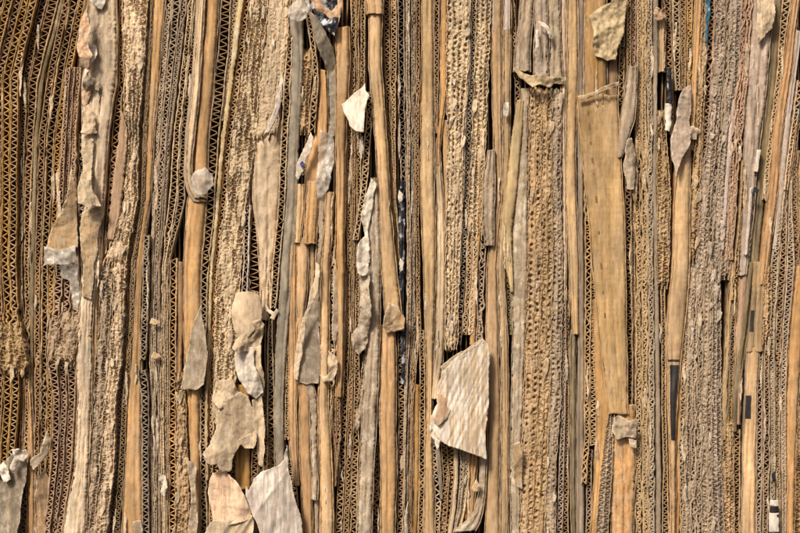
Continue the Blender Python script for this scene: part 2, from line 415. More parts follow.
def crushed(keys, c, label, lanes=3, d=1., rough=.6, pitch=4.6, relief=3., fray=.9, step=.62, hole=1., edgecol=None, mat='pulp', slivers=6, pits=0.):
    """boards whose cut edges have been battered flat: fluting folded over and torn"""
    ys, xl, xr = lay(keys, step)
    sd = ns(); w = float(np.mean(xr - xl)); nc = max(8, int(w / step)); u = np.linspace(0, 1, nc)
    xlf = xl + fray * (vnoise(ys / 7., 1., sd + 1) + .6 * vnoise(ys / 2., 2., sd + 2))
    xrf = xr + fray * (vnoise(ys / 7., 3., sd + 3) + .6 * vnoise(ys / 2., 4., sd + 4))
    xx = xlf[:, None] * (1 - u) + xrf[:, None] * u
    yy = np.broadcast_to(ys[:, None], xx.shape).copy()
    # position across the lanes, warped where the edge has been knocked about
    rough = rough * .75
    wx = rough * (1.6 * fbm(xx / 7., yy / 13., sd + 5, 3)); wy = rough * 3.2 * fbm(xx / 5., yy / 9., sd + 6, 3)
    lane = np.clip(u[None, :] * lanes + wx / (w / lanes), .001, lanes - .001)
    li = np.floor(lane); lu = (lane - li) * 2 - 1; lw = w / lanes
    ph = 2 * math.pi * (yy + wy) / (pitch * (1 + .12 * np.sin(li * 2.3))) + li * 2.1
    dist = np.abs(lu - .8 * np.sin(ph)) * lw / 2
    fl = np.exp(-(dist / .75) ** 2)
    ln = np.exp(-(((1 - np.abs(lu)) * lw / 2) / .6) ** 2)
    pat = np.maximum(fl, ln)
    # flattened patches have no open cells
    flat = np.clip((fbm(xx / 5., yy / 26., sd + 7, 3) + rough * 1.1 - .42) * 2.6, 0, .92)
    shred = ridge(xx / 1.15 + wx * .5, yy / 20., sd + 8) * .62 + ridge(xx / 2. + wx * .3, yy / 6.5, sd + 9) * .38 \
        - 3.4 * np.clip(vnoise(xx / 1.5, yy / 3.6, sd + 41) - .45, 0, 1)
    dd = d + relief * ((pat - .75) * hole * (1 - flat) * 1.7 + (shred * .55 + .1) * (.3 + .7 * flat)) \
        + relief * .5 * fbm(xx / 9., yy / 15., sd + 10, 3) + .4 * vnoise(xx / .9, yy / 1.6, sd + 12)
    dd = dd + 1.1 * (_h(li.astype(np.int64), np.zeros_like(li, np.int64), sd + 48) - .5) * 2 * np.clip(.6 + vnoise(li * 5.3, yy / 60., sd + 49), 0, 1)
    if pits:
        pq = (yy + wy * .6) / pitch + li * .37; pc = pq - np.floor(pq) - .5
        on_ = np.clip((vnoise(li * 3.1 + 9, yy / 19., sd + 46) + .55) * 2, 0, 1) * np.clip(_h(li.astype(np.int64), np.floor(pq).astype(np.int64), sd + 45) * 2.2 - .3, 0, 1)
        dd = dd - pits * on_ * np.exp(-(lu / .34) ** 4 - (pc / .19) ** 2)
    edge = np.minimum(u, 1 - u)[None, :] * w
    for k_, on in ((0, keys[0][0] > 0), (-1, keys[-1][0] < 533)):
        if on:
            q = np.abs(yy - ys[k_]); dd = dd - 6 * np.exp(-(q / 4.) ** 2); yy = yy + 7 * fbm(xx / 2.6, 1.5, sd + 44, 3) * np.exp(-(q / 9.) ** 2)
    dd = dd - 2.2 * np.exp(-(edge / 1.3) ** 2)
    xx = xx + rough * .6 * vnoise(xx / 2.2, yy / 3.6, sd + 13); yy = yy + rough * .5 * vnoise(xx / 2.2, yy / 2.6, sd + 14)
    bx = lambda c_: c_[:, None]
    xx = np.hstack([bx(xx[:, 0]), xx, bx(xx[:, -1])]); yy = np.hstack([bx(yy[:, 0]), yy, bx(yy[:, -1])])
    bk = np.full((len(ys), 1), -BACK); dd = np.hstack([bk, dd, bk])
    root = empty('crushed_sheet', xl[-1], ys[-1], 0); tag(root, label, 'cardboard', 'boards with battered, crushed edges')
    link_mesh('crushed_edge', np.stack([X(xx), Y(dd), Z(yy)], -1).reshape(-1, 3), grid_faces(*xx.shape), mat, jit(c, .04), root, smooth=True)
    for s in range(lanes + 1):
        if lanes > 6 and s % 2: continue
        f = s / lanes
        x = xl + (xr - xl) * f + rough * 1.4 * vnoise(ys / 7., s * 3.3, sd + 15) + .5 * vnoise(ys / 2.1, s, sd + 16)
        dl = d + .7 + relief * (.45 * fbm(ys / 11., s * 5., sd + 17, 3) - .9 * np.clip(vnoise(ys / 15., s * 1.7, sd + 18), 0, 1)) + .5 * vnoise(ys / 1.5, s, sd + 19)
        v, F = ribbon(x, ys, .8 + .35 * vnoise(ys / 3., s, sd + 20), dl)
        link_mesh('liner', v, F, 'board', jit(edgecol or c, .1), root)
    L = ys[-1] - ys[0]
    for k in range(int(slivers * L / 540 + .5)):
        yk = rng.uniform(max(ys[0], 0), min(ys[-1], 533)); i = int(np.argmin(np.abs(ys - yk)))
        xk = rng.uniform(xl[i], xr[i]); ln_ = rng.uniform(7, 22); wd = rng.uniform(1.6, 4)
        pts = [(xk, yk), (xk + wd, yk + rng.uniform(0, 3)), (xk + wd * rng.uniform(.5, 1.1), yk + ln_ * .6), (xk + rng.uniform(-2, 2), yk + ln_), (xk - wd * .4, yk + ln_ * .5)]
        flap(pts, jit(edgecol or c, .12), None, d + relief * .7, parent=root, name='torn_strip', curl=rng.uniform(-.15, .25), wr=.8, step=1.1)
    return root

def inside(P, poly):
    x, y = P[:, 0], P[:, 1]; r = np.zeros(len(P), bool); n = len(poly)
    for i in range(n):
        (x1, y1), (x2, y2) = poly[i], poly[(i + 1) % n]
        c = ((y1 > y) != (y2 > y)) & (x < (x2 - x1) * (y - y1) / (y2 - y1 + 1e-12) + x1); r ^= c
    return r
def flap(poly, c, label, d=6., tx=0., ty=0., bend=0., curl=0., wr=1.2, ws=6., mat='paper', name='torn_flap', parent=None, cat='torn paper', fray=.85, step=1.15, ridgedir=None, solid=.14, roll=0., group=None):
    """a loose piece of torn paper or board with an irregular outline"""
    sd = ns(); poly = np.array(poly, float)
    if fray > .4:       # knock the sides off straight
        q_ = []
        for i in range(len(poly)):
            a, b = poly[i], poly[(i + 1) % len(poly)]; e_ = b - a; L = np.hypot(*e_); q_.append(a)
            if L > 7:
                t = rng.uniform(.3, .7); q_.append(a + e_ * t + np.array([-e_[1], e_[0]]) * rng.uniform(-.07, .07))
        poly = np.array(q_)
    n = len(poly); d = d + (2.5 if parent is None and d > 8 else 0)
    B = []
    for i in range(n):
        a, b = poly[i], poly[(i + 1) % n]; L = np.hypot(*(b - a)); m = max(1, int(L / step))
        t = np.arange(m) / m; p = a + (b - a) * t[:, None]; nv = np.array([-(b - a)[1], (b - a)[0]]) / (L + 1e-9)
        s = np.arange(m) * step + i * 31.7
        o_ = fray * (.55 * fbm(s / 7., .5, sd, 2) + .95 * vnoise(s / 1.3, 1.5, sd + 1) * (.3 + 1.2 * np.abs(vnoise(s / 9., 4.5, sd + 2)))) * np.minimum(1, np.minimum(t * m, (1 - t) * m) / 2 + .2)
        B.append(p + nv * o_[:, None])
    B = np.vstack(B); nb = len(B)
    x0, y0 = B.min(0); x1, y1 = B.max(0)
    gx, gy = np.meshgrid(np.arange(x0, x1, step), np.arange(y0, y1, step)); G = np.stack([gx.ravel(), gy.ravel()], 1)
    G += rng.uniform(-.25, .25, G.shape) * step
    G = G[inside(G, B)]
    if len(G):
        dmin = np.min(np.hypot(G[:, None, 0] - B[None, :, 0], G[:, None, 1] - B[None, :, 1]), 1); G = G[dmin > step * .55]
    P = [Vector((float(a), float(b))) for a, b in np.vstack([B, G])]
    res = delaunay_2d_cdt(P, [(i, (i + 1) % nb) for i in range(nb)], [], 1, 1e-5)
    V2 = np.array([[v.x, v.y] for v in res[0]]); T = [f for f in res[2] if len(f) == 3]
    x, y = V2[:, 0], V2[:, 1]; cx, cy = (x0 + x1) / 2, (y0 + y1) / 2; hx, hy = (x1 - x0) / 2 + 1e-6, (y1 - y0) / 2 + 1e-6
    dd = d + tx * (x - cx) + ty * (y - cy) + bend * (1 - ((x - cx) / hx) ** 2) + roll * (1 - ((y - cy) / hy) ** 2) + curl * hx * ((x - cx) / hx) ** 2
    de = np.min(np.hypot(x[:, None] - B[None, :, 0], y[:, None] - B[None, :, 1]), 1)
    lift_ = 1.1 * np.exp(-de / 1.8) * (vnoise(x / 5., y / 5., sd + 90) + .2)
    dd = dd + lift_
    if ridgedir is not None:
        q = (x * math.cos(ridgedir) + y * math.sin(ridgedir)); p_ = (-x * math.sin(ridgedir) + y * math.cos(ridgedir))
        dd = dd + wr * (ridge(q / ws + .08 * vnoise(q / 9, p_ / 9, sd + 3), p_ / (ws * 16), sd + 2) * .8 + .7 * worley(x / 9, y / 12, sd + 4))
    else:
        for q in range(5):      # a few sharp creases across the piece, then fine crumpling
            a_ = rng.uniform(-.9, .9) + (math.pi / 2 if q % 2 else 0); c0 = rng.uniform(-.6, .6)
            q_ = ((x - cx) * math.cos(a_) + (y - cy) * math.sin(a_)); o_ = c0 * max(hx, hy) * .8
            dd = dd - np.abs(q_ - o_ + .8 * vnoise(x / 6, y / 6, sd + 60 + q)) * wr * .16 * (1 if q % 3 else -1)
        dd = np.maximum(dd, d - 5) + wr * (1.3 * worley(x / (ws * 1.3), y / (ws * 2.), sd + 2) + (.55 if mat != 'film' else .2) * worley(x / (ws * .6), y / (ws * .8), sd + 3) - .8 + .35 * fbm(x / 2.2, y / 2.2, sd + 4, 2))
    o = link_mesh(name, np.stack([X(x), Y(dd), Z(y)], -1), np.array(T), mat, jit(c, .03), parent, smooth=True, solid=solid)
    if len(o.data.vertices) == len(x) and fray > .4:
        at = o.data.attributes.new('rim', 'FLOAT', 'POINT')
        wr_ = 1.1 * (1 + 1.4 * vnoise(x / 7., y / 7., sd + 95)); at.data.foreach_set('value', np.clip(1 - de / np.maximum(.3, wr_), 0, 1).astype(np.float32))
    if parent is None and label: tag(o, label, cat, group)
    return o

# ================================================================== the stack, from left to right
GR = 'corrugated sheets standing edge-on in the stack'
# ---- left edge
sheaf([(0,-12,37),(40,-22,27),(78,-32,18.5),(133,-32,18),(266,-32,16),(320,-30,19),(400,-32,19),(450,-32,15),(533,-34,11)],
      'z:och z:brn:och z:och z:brn z:och z:tan:och', 'at the far left', 1, ((300,322,350,372),(0,1,1,0)))
sheaf([(0,37.5,57),(40,28,46),(82,19,36),(133,17.5,32),(266,16.5,27),(330,19,28),(400,19,28),(450,16,27),(533,12,25)],
      'f:brn z:brn:tan', 'right of the leaning ochre sheaf', -3, ((310,330,350,380),(0,.8,.6,0)))
fold([(0,58,61.5),(82,37.5,41.5),(133,32.5,36.5),(266,28,32.5),(399,28,31)], 'olv', 'narrow dark smooth strip curving down beside the far-left sheaves', -6, 1.5, name='grey_strip', lips=False)
fold([(392,27,31),(450,27,33),(533,27,34)], 'gold', 'short narrow ochre fold at the bottom beside the grey flap', 1)
sheaf([(0,62,84),(67,48,71),(133,37.5,61),(266,33.5,53),(400,33,52),(450,33,50),(533,34,47)], 't:brn z:dk:tan t:och',
      'left of the short pinkish board', -2)
flap([(36,533+9),(33,500),(36,480),(44,470),(49,480),(47,510),(46,542)], 'brn', 'small brown scrap of board low beside the narrow ochre fold', 1, wr=.8)
sheaf([(67,66,81),(133,62,76),(200,58,75),(240,56,78),(300,53,80),(330,49,79),(360,48,76),(400,53,75),(460,51,72),(533,44,62)],
      't:pink f:red t:pink', 'of the short pinkish board beneath the taped flap', 3, ((285,315,352,372),(0,1,1,0)))
sheaf([(133,77,85),(200,76,87),(266,78,84)], 't:grey', 'showing at the left of the tall torn pale fold', -3)
sheaf([(400,70,80),(466,67,78),(533,60,70)], 'z:pale', 'low down between the pink board and grey wrinkled paper', -1)
# crushed knot of the pinkish boards
crushed([(312,51,80),(335,47,80),(352,46,76),(366,49,74)], (.42,.30,.185), 'matted knot of buckled flutes midway down the pinkish board', 3, 5.5, .9, 4.2, 3.4, 1.6, slivers=40)
crushed([(322,-8,20),(345,-8,24),(362,-4,26),(374,2,24)], (.42,.28,.135), 'buckled frayed knot of ochre flutes near the left edge', 3, 5, .9, 4.4, 3.2, 1.8, slivers=40)
# ---- tall torn pale fold
fold([(0,90,117),(60,84,117),(82,82,116.5),(133,82,109),(200,84,104.5),(266,82,101),(300,80,94),(330,78,92),(365,75,92),(399,78,92),(466,75,90),(533,62,86)],
     (.68,.52,.35), 'tall pale fold with torn white skin, from top edge to bottom', 5, 5, .35, 1.3, 6., .8, 'paper', 'torn_fold')
fold([(0,84,90),(30,80,84),(60,79,83),(67,79,82)], 'brn', 'brown crumpled sliver left of the torn pale fold at the top', 0, 1.5, wr=1.2, ws=4, fray=.6, lips=False)
flap([(83,28),(90,10),(94,30),(92,50),(96,58),(90,75),(93,92),(86,112),(83,104),(85,70),(80,50)], 'peach', 'orange-tan torn skin along the left of the tall pale fold', 11, wr=1.6, ws=4, curl=.2)
flap([(91,-8),(106,-8),(107,4),(103,11),(97,8),(92,2)], 'white', 'white torn tatter at the very top of the tall pale fold', 12, wr=1.3, ws=4, mat='mottle')
flap([(88,44),(97,46),(99,55),(94,66),(89,76),(85,88),(88,62)], 'white', 'white peeling tatter high on the tall pale fold', 13, wr=1.6, ws=4, mat='mottle', curl=.3)
flap([(85,78),(92,77),(101,82),(101,92),(95,90),(88,94),(85,88)], 'grey', 'dark torn hole-edged scrap on the tall pale fold', 13, wr=1.8, ws=3.5)
flap([(83,112),(90,105),(98,118),(97,128),(99,134),(90,136),(83,134)], 'pale', 'ragged peeling scrap just below the tear of the tall fold', 12.5, wr=1.5, ws=4)
flap([(83,135),(95,140),(93,170),(96,190),(102,200),(105,207),(92,208),(83,204),(86,170)], 'pale', 'long wrinkled peel ending in a crumpled hem on the tall fold', 12.5, wr=1.8, ws=5, curl=.25)
flap([(84,212),(104,205),(106,214),(101,228),(99,250),(95,266),(92,300),(83,296),(82,250)], 'tan', 'creased tan scrap low on the tall fold under the crumpled hem', 11.5, wr=1.4, ws=7)
fold([(256,92,99),(300,92,98),(350,92,97),(395,91,94)], 'buff', 'narrow buff fold showing between grey paper and crushed strips', 2)
# taped flap
flap([(74,165),(78,185),(79,205),(78,228),(79,247),(62,251),(46,250),(50,238),(57,222),(66,205),(72,188)], 'buff', 'tan torn flap hanging in front of the short pinkish board', 12, wr=.9, ws=8, bend=2, cat='torn flap')
flap([(46,246),(60,250),(78,244),(80,262),(64,265),(45,266)], (.5,.48,.45), 'crinkled clear plastic tape at the foot of the tan flap', 15, wr=1.4, ws=3.5, mat='film', name='plastic_tape', cat='tape')
flap([(60,262),(70,265),(80,263),(80,290),(77,312),(72,300),(70,280),(62,278)], (.5,.48,.45), 'clear plastic remnant clinging below the taped tan flap', 8, wr=1.4, ws=4, mat='film', name='plastic_tape', cat='tape')
# grey flap bottom-left
flap([(-12,474),(4,462),(14,452),(27,449),(28,458),(24,490),(22,520),(19,548),(-12,548)], (.20,.165,.115), 'large grey paper flap at the bottom left corner', 9, wr=.8, ws=14, tx=.1, cat='torn flap')
flap([(-8,470),(6,460),(11,466),(14,478),(7,482),(3,474),(-8,482)], 'white', 'white frayed tuft at the left of the grey corner flap', 13, wr=2, ws=3.5, mat='mottle')
flap([(14,448),(22,447),(30,453),(27,462),(21,458),(17,470),(13,466),(17,456)], 'white', 'white frayed tuft on the upper corner of the grey flap', 13, wr=2, ws=3.5, mat='mottle')
flap([(49,429),(52,440),(50,452),(43,462),(36,469),(32,464),(33,458),(42,452),(45,440)], 'grey', 'curled grey tongue of board with pale tip, low left', 9, wr=1, ws=5, bend=2.5)
# ---- between tall fold and first ochre fold
sheaf([(0,117.5,122.5),(82,117,123),(133,110,119),(200,106,113.5),(245,103,109)], 'z:brn', 'tapering away right of the tall torn pale fold', -3)
crushed([(0,122,147),(60,124,144),(110,125,140),(133,126,138),(200,124,137),(235,114,130),(266,103,125)], 'pale', 'wide fuzzy pale crushed board near the top left', 4, 3, .85, 4.6, 3.2, 1.3, slivers=14)
fold([(112,121,124),(133,119,128),(180,114,125),(215,109,120),(240,107,113)], 'pink', 'short pinkish smooth face peeling beside the fuzzy pale board', 6, 1.6, fray=.8, lips=False)
crushed([(262,101,113),(320,100,110),(365,95,107.5),(399,94,103.5),(466,89,102),(533,85,94)], 'grey', 'left one of two crushed strips curving down to bottom left', 2, 3.5, .7, 5.5, 3.2, 1., slivers=8)
crushed([(262,114,125.5),(320,112.5,123),(365,108,120.5),(399,104.5,115.5),(466,100,114),(533,94,106)], 'pale', 'right one of two crushed strips curving down to bottom left', 2, 4.5, .8, 5.2, 3.6, 1.2, slivers=10)
sheaf([(0,147,153),(60,144,150),(133,138,146.5),(200,137,144.5),(266,126,135),(330,124,132.5),(399,116,127),(466,112,124),(533,107,119)], 'f:brn f:dk', 'left of the first ochre fold', -2)
fold([(0,153,165),(60,150,160.5),(133,146.5,154),(200,144,150),(266,135,143),(320,132,141),(365,130,141),(399,127,141),(466,124,141),(533,120,142)], 'gold', 'first long ochre fold from the left, widening toward the bottom', 0, 3.2, .3)
flap([(133,521),(142,520),(143,545),(132,545)], 'grey', 'small grey square scrap at the foot of the widening ochre fold', 6, wr=.6)
sheaf([(0,165,187),(133,154.5,171),(200,151,166),(266,150,160),(330,148,160),(399,149,159),(466,149,160),(533,149.5,160)], 'd:grey t:vio:grey d:gr2', 'right of the first ochre fold', 0)
sheaf([(235,143.5,150),(300,142,149),(350,140,147),(360,139.5,145)], 'f:gr2', 'short, with rounded lower end', 2)
sheaf([(370,137,146),(399,141,149),(466,141.5,149),(533,142,149.5)], 'f:gr2', 'starting below the short one with rounded end', 1)
sheaf([(0,188,199),(80,179,193),(133,172.5,187),(200,168,185),(266,161,168.5),(330,160,168),(399,159,168),(466,160,168),(533,161,168)], 't:brn:pale t:dk:grey', 'left of the turned-back rounded foot', -1)
sheaf([(258,169,177),(330,168.5,176),(399,168,176),(466,168,176.5),(533,168,176)], 'z:orn:buff', 'with bright orange liners, in the lower left', 1)
fold([(262,176.5,182),(330,177,182),(375,176,181),(400,176,180)], 'brn', 'short dark brown fold beside the bright orange lined sheet', -2, lips=False)
crushed([(372,175,182),(399,175.5,185.5),(460,175,187.5),(533,176,190)], 'tan', 'crumpled tan strip with torn layers near the bottom left', 2, 4, .9, 5.5, 3.4, 1.4, slivers=20)
for a, b in ((152, 318), (153.5, 352)):
    flap([(a, b),(a+6,b+2),(a+9,b+5),(a+3,b+7),(a-2,b+5)], 'buff', f"tiny buff paper bit stuck on the grey sheaf, {'upper' if b < 340 else 'lower'} of two", 7, wr=.8, name='paper_bit', cat='paper bit')
flap([(160,473),(166,476),(168,487),(165,497),(161,492),(163,483),(159,480)], 'white', 'white paper tatter low on the grey sheaf', 7, wr=1.6, ws=3.5, mat='mottle', name='paper_bit', cat='paper bit')
# ---- x 185..250
fold([(0,199,205),(80,194,201),(133,188,195),(165,186,192),(182,187,193),(192,190,197),(198,195,206)], 'pale', 'slim pale board whose rounded foot hooks under the plastic lump', 7, 2, .4)
fold([(0,196,199.5),(80,191,194.5),(133,185,188.5),(175,183.5,187),(192,187,191),(202,193,207)], 'grey', 'thin grey outer layer hooking around the slim pale board', 4, 1.5, lips=False)
fold([(0,205,219),(80,199.5,214),(133,195,209),(180,192,207),(200,186,206),(266,182,200),(330,182,200),(399,186,200),(460,188,200),(533,191,200)], 'gold', 'bright ochre fold passing behind the clear plastic lump', 1, 5.5)
flap([(192,178),(197,171),(207,168),(214,175),(215,186),(208,194),(199,196),(193,190)], (.6,.58,.55), 'round lump of clear plastic on the bright ochre fold', 11, wr=.8, ws=4, bend=2, roll=2, mat='film', name='plastic_lump', cat='plastic')
flap([(203,304),(206,330),(205,384),(196,390),(181,389),(184,370),(190,345),(196,320)], (.34,.265,.18), 'grey-brown paper wedge lying across the bright ochre fold', 10, wr=.6, ws=12, tx=.1, cat='torn flap')
flap([(188,459),(194,462),(198,468),(197,500),(195,545),(190,545),(192,500),(190,475)], 'grey', 'pale grey frayed sliver low on the bright ochre fold', 9, wr=1.2, ws=4)
sheaf([(0,220,231),(66,215,227),(133,208,219),(200,205,215),(266,200,208.5),(330,200,206.5),(399,199,205),(533,199,207)], 'z:brn:grey', 'right of the bright ochre fold', -3)
fold([(0,238.5,243.5),(33,234,239),(66,230,234.5),(100,226.5,230.5),(133,222,226),(200,216,219.5),(266,209.5,212.5),(399,205,207.5),(480,206,208)], 'yel', 'thin yellowish-white ribbon slanting down from the top', 3, 1.2, fray=.5, mat='mottle', name='paper_ribbon', lips=False)
sheaf([(0,231,238),(66,226,231),(120,220,224)], 'd:grey', 'sliver left of the thin yellowish ribbon', -3)
sheaf([(0,243.5,250),(66,235,242),(133,226,233),(200,219.5,226.5),(266,212.5,218),(330,211,216),(399,207.5,213),(466,208,213),(533,208,213)], 't:tan:orn', 'right of the thin yellowish ribbon', 0)
crushed([(0,249,268),(66,242,262),(133,232,257),(200,226,246),(266,217,241),(330,215,237),(399,213,234),(430,213,230)], 'pale', 'wide fluffy crushed board right of the yellowish ribbon', 4, 3, .9, 4.6, 3.4, 1.3, slivers=16)
crushed([(0,268,290),(40,265,288),(70,261,284),(110,258,280),(140,254,276)], 'pale', 'smoother battered board face at the top centre left', 3, 4, 1., 7, 2.0, 1., hole=.3, slivers=10)
fold([(120,252,281),(160,251,281),(200,252,279),(240,257,276),(290,260,270),(320,261,268)], 'pale', 'wrinkled pale board with long diagonal creases, upper centre left', 2, 4, .35, 2.0, 6., .6, 'paper', 'wrinkled_sheet')
flap([(282,70),(284,82),(282,100),(277,120),(270,133),(265,135),(270,123),(276,108),(279,90)], 'white', 'pale curled blade of paper pointing down left', 12, wr=.6, ws=9, bend=2, mat='paper')
fold([(148,247,254),(170,245,252),(190,244,250.5),(213,243,249)], 'red', 'small reddish brown panel above a white liner', 1, 1, lips=False)
sheaf([(205,244,251),(266,243,249),(300,240,247)], 'z:gr2:white', 'dark, with a white liner below the reddish panel', 1)
sheaf([(205,251,261),(266,246.5,260),(300,246,260)], 'z:brn:tan', 'short, above the tan curled flap', 0)
# torn flap group at 235..265
sheaf([(380,256,270),(466,250,264),(533,248,262)], 't:brn f:dk', 'low, behind the torn flaps', -6)
fold([(385,235,249),(430,235,248),(490,234,249)], 'och', 'ochre patch of board between the torn flaps, low centre left', -3, 3, lips=False)
sheaf([(430,210,234),(533,212,236)], 'f:brn f:tan f:brn', 'behind the orange and grey flaps at the bottom', -6)
fold([(480,238,262),(533,240,262)], 'grey', 'greyish fold almost hidden between the bottom flaps', -6, 3)
flap([(238,293),(244,291.5),(256,292),(261,296),(263,310),(262,325),(250,336),(241,341),(235,330),(233,310),(235,300)], 'pale', 'smooth rounded tan tongue curling over, centre left', 11, wr=.5, ws=14, bend=4, roll=3, mat='fold', cat='torn flap')
flap([(234,346),(240,336),(248,326),(254,321),(262,318),(266,324),(265,332),(262,340),(262,349),(250,351),(240,353)], 'pale', 'rough torn scrap below the smooth tan tongue', 15, wr=1.8, ws=4)
flap([(238,350),(248,347),(252,346),(262,345),(264,370),(264,395),(258,399),(249,391),(243,378),(237,362)], 'pale', 'tan back layer of the torn white tongue, centre left', 12, wr=1, ws=7)
flap([(236,350),(249,346),(256,348),(255,362),(261,375),(264,391),(257,398),(249,392),(241,380),(236,362)], 'white', 'torn white inner paper tongue, centre left', 15.5, wr=1.5, ws=7, mat='paper', bend=2, cat='torn flap')
flap([(253,399),(262,396),(264,410),(265,440),(263,466),(259,464),(258,440),(254,420)], 'pale', 'pale narrow torn strip hanging below the white tongue', 11, wr=1.2, ws=5)
flap([(232,396),(241,391),(249,396),(255,410),(256,428),(248,436),(240,446),(234,458),(232,470),(224,470),(220,463),(209,461),(205,452),(212,442),(217,428),(217,412),(224,404)], (.47,.35,.225), 'big grey crumpled paper sheet torn at its foot, low centre left', 12, wr=1.6, ws=9, cat='torn flap')
flap([(214,380),(232,378),(240,392),(236,404),(220,408),(212,400)], 'pale', 'pale crumpled scrap on top of the big grey paper sheet', 8, wr=1.6, ws=6)
flap([(240,438),(256,429),(258,436),(255,447),(246,447)], 'pale', 'small pale triangular tip beside the grey crumpled paper', 15, wr=.8, ws=6)
flap([(213,472),(222,470),(231,473),(240,482),(246,494),(252,508),(254,518),(240,521),(226,524),(216,526),(212,508),(209,488)], (.68,.47,.31), 'orange-pink torn flap at the bottom, centre left', 13, wr=1.1, ws=9, bend=3, cat='torn flap')
flap([(212,520),(226,519),(253,513),(255,520),(252,545),(203,545),(206,532)], 'pale', 'folded cream paper under the orange-pink flap, bottom edge', 12, wr=2, ws=7, ridgedir=.6)
sheaf([(440,262,284),(480,262,296),(533,262,300)], 't:brn f:tan t:brn f:tan', 'behind the silvery foil flap', -5)
flap([(248,484),(250,488),(255,477),(262,470),(270,467),(279,464),(285,458),(287,448),(288,443),(289,455),(290,470),(293,482),(297,500),(303,520),(305,545),(268,545),(258,520),(251,505),(247,494)], (.50,.42,.36), 'large silvery white crinkled foil flap at the bottom, centre left', 15, wr=1.1, ws=8, ridgedir=math.radians(40), mat='foil', cat='torn flap', bend=3)
# ---- grey plastic strip and its flutes
sheaf([(30,289,293),(66,285,292.5),(100,283,290.5),(133,281,288.5),(200,278.5,286),(266,272,280),(300,270.5,277.5),(308,270.5,276)], 'z:brn:pale', 'left of the grey plastic strip, foot unravelled', 2)
flap([(266,304),(269,309),(274,312),(277,308),(279,311),(274,320),(270,318),(272,315),(266,311)], 'pale', 'unravelled loop of fluting at the end of a sheet', 6, wr=.8, ws=4)
sheaf([(318,267,272),(345,266,272),(399,266,274),(466,266,275),(533,266,276)], 'z:dk:pale', 'low, left of the grey plastic strip', 0)
fold([(15,289,304),(45,291,303),(66,291,302.5),(133,288,299),(200,286,297.5),(266,281,293),(330,276.5,288),(399,274.5,284),(470,275,284)], 'gr2', 'long grey plastic covered strip running down from the clump', 4, 3, .3, .8, 9., .3, 'greyfilm', 'plastic_strip', lips=False)
flap([(290,8),(296,2),(302,-8),(309,-2),(311,10),(307,20),(298,24),(291,21),(288,15)], (.6,.56,.5), 'clump of torn clear plastic above the long grey strip', 12, wr=2.2, ws=4, mat='film', name='plastic_lump', cat='plastic')
fold([(0,289,303),(12,289,304),(24,293,303)], 'tan', 'short tan board end behind the plastic clump at the top', 1, 3)
sheaf([(12,305,311),(40,309,315),(66,312.5,318.5),(80,313.5,319.5),(105,310,317),(133,308,315)], 'z:tan', 'bent outward below the black print', 4)
crushed([(50,303,313),(70,302,312),(100,301,309),(135,300,308)], 'tan', 'small tangle of tan flutes between strip and bent sheet', 2, 1, .7, 6, 3, .8, slivers=4)
sheaf([(95,309,313),(133,305,310),(175,301,306)], 'f:brn', 'thin dark, under the bent sheet', -2)
fold([(70,318.5,327),(100,317,328),(133,314,328),(160,306,327),(186,304,324)], 'gold', 'short ochre fold inside the bent sheet, upper centre', 0, 4)
flap([(309,12),(318,20),(330,42),(335,56),(336,90),(335,136),(328,136),(329,90),(325,64),(315,40)], 'gr2', 'dark grey bent board leaning inward below the black print', 5, wr=1, ws=7, bend=2, mat='greyfilm')
flap([(304,-10),(342,-10),(341,10),(337,24),(335,38),(326,30),(318,22),(314,12),(306,4)], 'blk', 'black and white marbled print at the top, upper centre', 10, wr=1.8, ws=7, mat='marble', name='printed_scrap', cat='printed paper')
flap([(306,-10),(317,-10),(322,2),(327,10),(332,13),(338,6),(337,-10),(342,-10),(341,14),(338,28),(335,38),(332,22),(326,16),(318,14),(312,4)], 'peach', 'peach torn border of the marbled print', 14, wr=1.2, ws=5, mat='paper')
# rolls
flap([(311,133),(314,138),(312,150),(305,168),(299,181),(296,176),(299,160),(307,144)], 'white', 'white paper slip with a small blue mark', 10, wr=.7, ws=6, name='paper_slip', cat='paper slip')
flap([(300.5,164),(303,161.5),(304.5,163),(303,165.5),(305,167),(302,168)], 'ink', 'blue ink mark on the white paper slip', 11.6, wr=.1, fray=.2, step=.7, mat='print', name='ink_mark', cat='mark')
flap([(320,130),(333,135),(334,150),(331,175),(327,192),(318,200),(314,190),(317,170),(318,150)], (.6,.57,.5), 'shiny clear film crumpled over the ochre fold', 8, wr=1.8, ws=5, mat='film', name='plastic_film', cat='plastic')
fold([(184,297,305),(210,296,305),(243,295,301)], 'buff', 'small roll end, left of the pair of rolls', 5, 4)
fold([(181,307,319),(200,305,319),(225,304,317),(244,303,316)], 'gold', 'plump ochre roll end, right of the pair of rolls', 6, 6)
fold([(238,296,309),(290,296,308),(319,297,305),(320,297,305)], 'buff', 'buff fold hanging under the pair of rolls', 1, 4.5)
fold([(238,309,315.5),(290,309,315),(330,306,310)], 'tan', 'thin tan fold beside the buff fold under the rolls', -1)
fold([(190,318,326),(230,317,325),(270,315,321),(300,316,320)], 'grey', 'grey crumpled fold right of the plump ochre roll', 2, 3, wr=1.4, ws=5, fray=.6, mat='paper')
fold([(244,288,296),(300,287.5,296),(399,288,297),(440,288.5,298),(486,293,298.5)], 'gold', 'ochre fold between plastic strip and buff fold, centre left', 0, 3.4)
sheaf([(345,287,292),(399,284,289),(440,284,289)], 'f:tan', 'ravelled sliver right of the grey plastic strip', 4)
fold([(318,297,307),(360,296,307),(399,299,310.5),(440,299,311),(490,301,312),(533,303,313)], 'gold', 'long ochre fold below the grey curled pocket', 2, 4.6)
